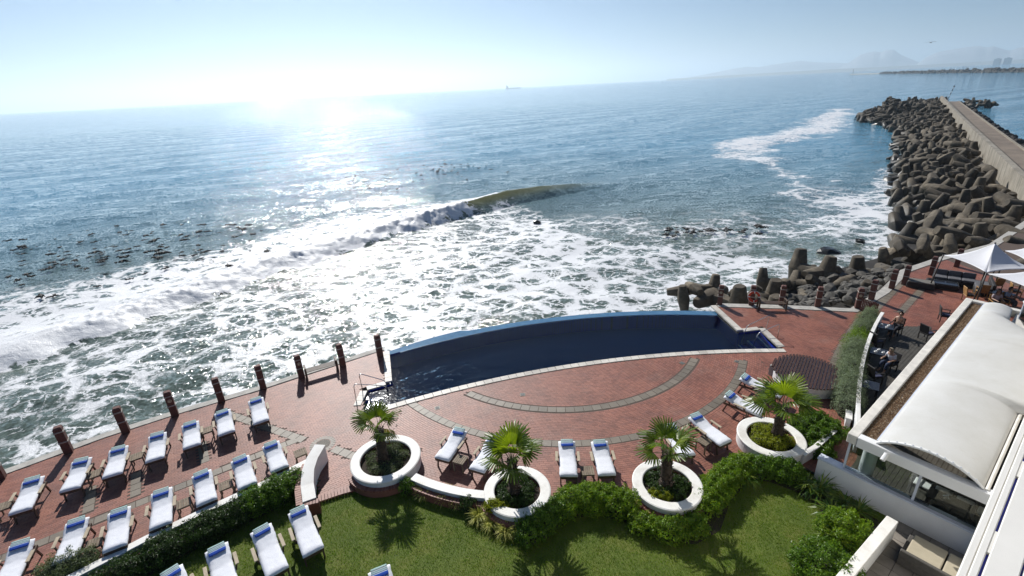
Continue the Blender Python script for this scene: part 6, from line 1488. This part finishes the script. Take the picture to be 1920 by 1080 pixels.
b = MB(); b.add([(-5, 0, 2), (1.2, 0, 2), (1.2, 0, 17), (-5, .12, 2), (1.2, .12, 2), (1.2, .12, 17)], [(0, 1, 2), (5, 4, 3), (0, 3, 4, 1), (1, 4, 5, 2), (2, 5, 3, 0)]); b.build('mainsail', M_WHITE, g); MB().tube([(1.4, 0, 1), (1.4, 0, 18)], .15, 6).build('mast', M_WHITE, g)
# far harbour arm: a low concrete mole, then a ridge of concrete units
pa, pb_, pc = GA(1598, 136, 2550, SEA), GA(1655, 135, 2300, SEA), GA(2010, 133, 1150, SEA)
g = thing('far_mole', 'low pale concrete mole with a small beacon far out across the bay', 'breakwater', tuple(pa), world=True); MB().beam(pa + Vector((0, 0, .8)), pb_ + Vector((0, 0, .8)), 14, 5.0).build('mole_wall', M_CONC, g); MB().tube([pa + Vector((3, 0, 3)), pa + Vector((3, 0, 20))], [.9, .6], 8).build('beacon', M_FAR, g)
b = MB()
for i in range(900):
    f = RR.random() ** 1.3; c = pc + (pb_ - pc) * f; s = RR.uniform(2.0, 4.2); w_ = RR.gauss(0, 1); c = c + PN * w_ * 6; c.z = SEA + 6.5 * (1 - min(1, abs(w_) / 2)) * RR.uniform(.5, 1.1) * (1.15 - .4 * f); M_ = Euler((RR.uniform(0, 6), RR.uniform(0, 6), 0)).to_matrix(); b.add([c + M_ @ Vector(v) * s for v in v_], pf)
stuff(b.build('far_dolos_ridge', M_DOLOS))
struct(MB().prism([tuple(pb_ + PN * 9)[:2], tuple(pc + PN * 9)[:2], tuple(pc - PN * 9)[:2], tuple(pb_ - PN * 9)[:2]], SEA - .8, SEA + 2.2).build('far_rubble_core', M_RUBBLE))
M_BLK = simple('far apartment wall', (.20, .20, .21), .7, .1, .05, 0)
for (px, w_, h_, lab) in ((1868, 62, 47, 'faint square apartment block on the far shore, first of the twin pair'), (1887, 64, 49, 'faint square apartment block on the far shore, second of the twin pair, nearer the border')):
    q = GA(px, 122, 7200, SEA); g = thing('apartment_block', lab, 'apartment block', tuple(q), .5, group='twin apartment blocks on the far shore'); MB().box((0, 0, h_ / 2 + 3), (w_ * 1.1, w_ * .6, h_ + 6)).build('tower', M_BLK, g); MB().box((0, 0, h_ + 8), (w_ * .4, w_ * .3, 6)).build('roof_house', M_BLK, g)
for i, px in enumerate((1783, 1793, 1806, 1813, 1818)): q = GA(px, 127.5, 3400, SEA); o = MB().prism([(-5, -1.6), (4, -1.6), (6.5, 0), (4, 1.6), (-5, 1.6)], 0, 4).build('moored_boat', M_WHITE); o.location = q; o.rotation_euler = (0, 0, i); tag(o, 'tiny white boat moored beyond the far harbour arm', 'boat', 'white boats beyond the far harbour arm')
# gull
g = thing('seagull', 'gull gliding in the sky above the far harbour arm', 'bird', tuple(GA(1745, 80, 260)), R(20)); b = MB(); b.tube([(-.28, 0, 0), (-.1, 0, .03), (.15, 0, .03), (.3, 0, .05), (.38, 0, .04)], [.02, .08, .09, .06, .012], 8)
for s in (-1, 1):
    pts = [((.12, 0, .05), (-.10, 0, .05)), ((.18, s * .45, .24), (-.06, s * .45, .22)), ((.06, s * .95, .16), (-.10, s * .90, .15)), ((-.10, s * 1.3, .06), (-.13, s * 1.28, .06))]
    vs = [q for pr_ in pts for q in pr_] + [(q[0], q[1], q[2] - .02) for pr_ in pts for q in pr_]; fs = [(2 * i, 2 * i + 1, 2 * i + 3, 2 * i + 2) for i in range(3)] + [(8 + 2 * i, 8 + 2 * i + 2, 8 + 2 * i + 3, 8 + 2 * i + 1) for i in range(3)] + [(2 * i, 2 * i + 2, 10 + 2 * i, 8 + 2 * i) for i in range(3)] + [(2 * i + 1, 9 + 2 * i, 11 + 2 * i, 2 * i + 3) for i in range(3)]; b.add(vs, fs)
b.add([(-.25, -.03, .01), (-.45, -.09, .01), (-.45, .09, .01), (-.25, .03, .01)], [(0, 1, 2, 3)]); b.build('body', simple('gull grey', (.30, .31, .33), .7, .1, 8, 0), g, smooth=True); g.scale = (1.6,) * 3
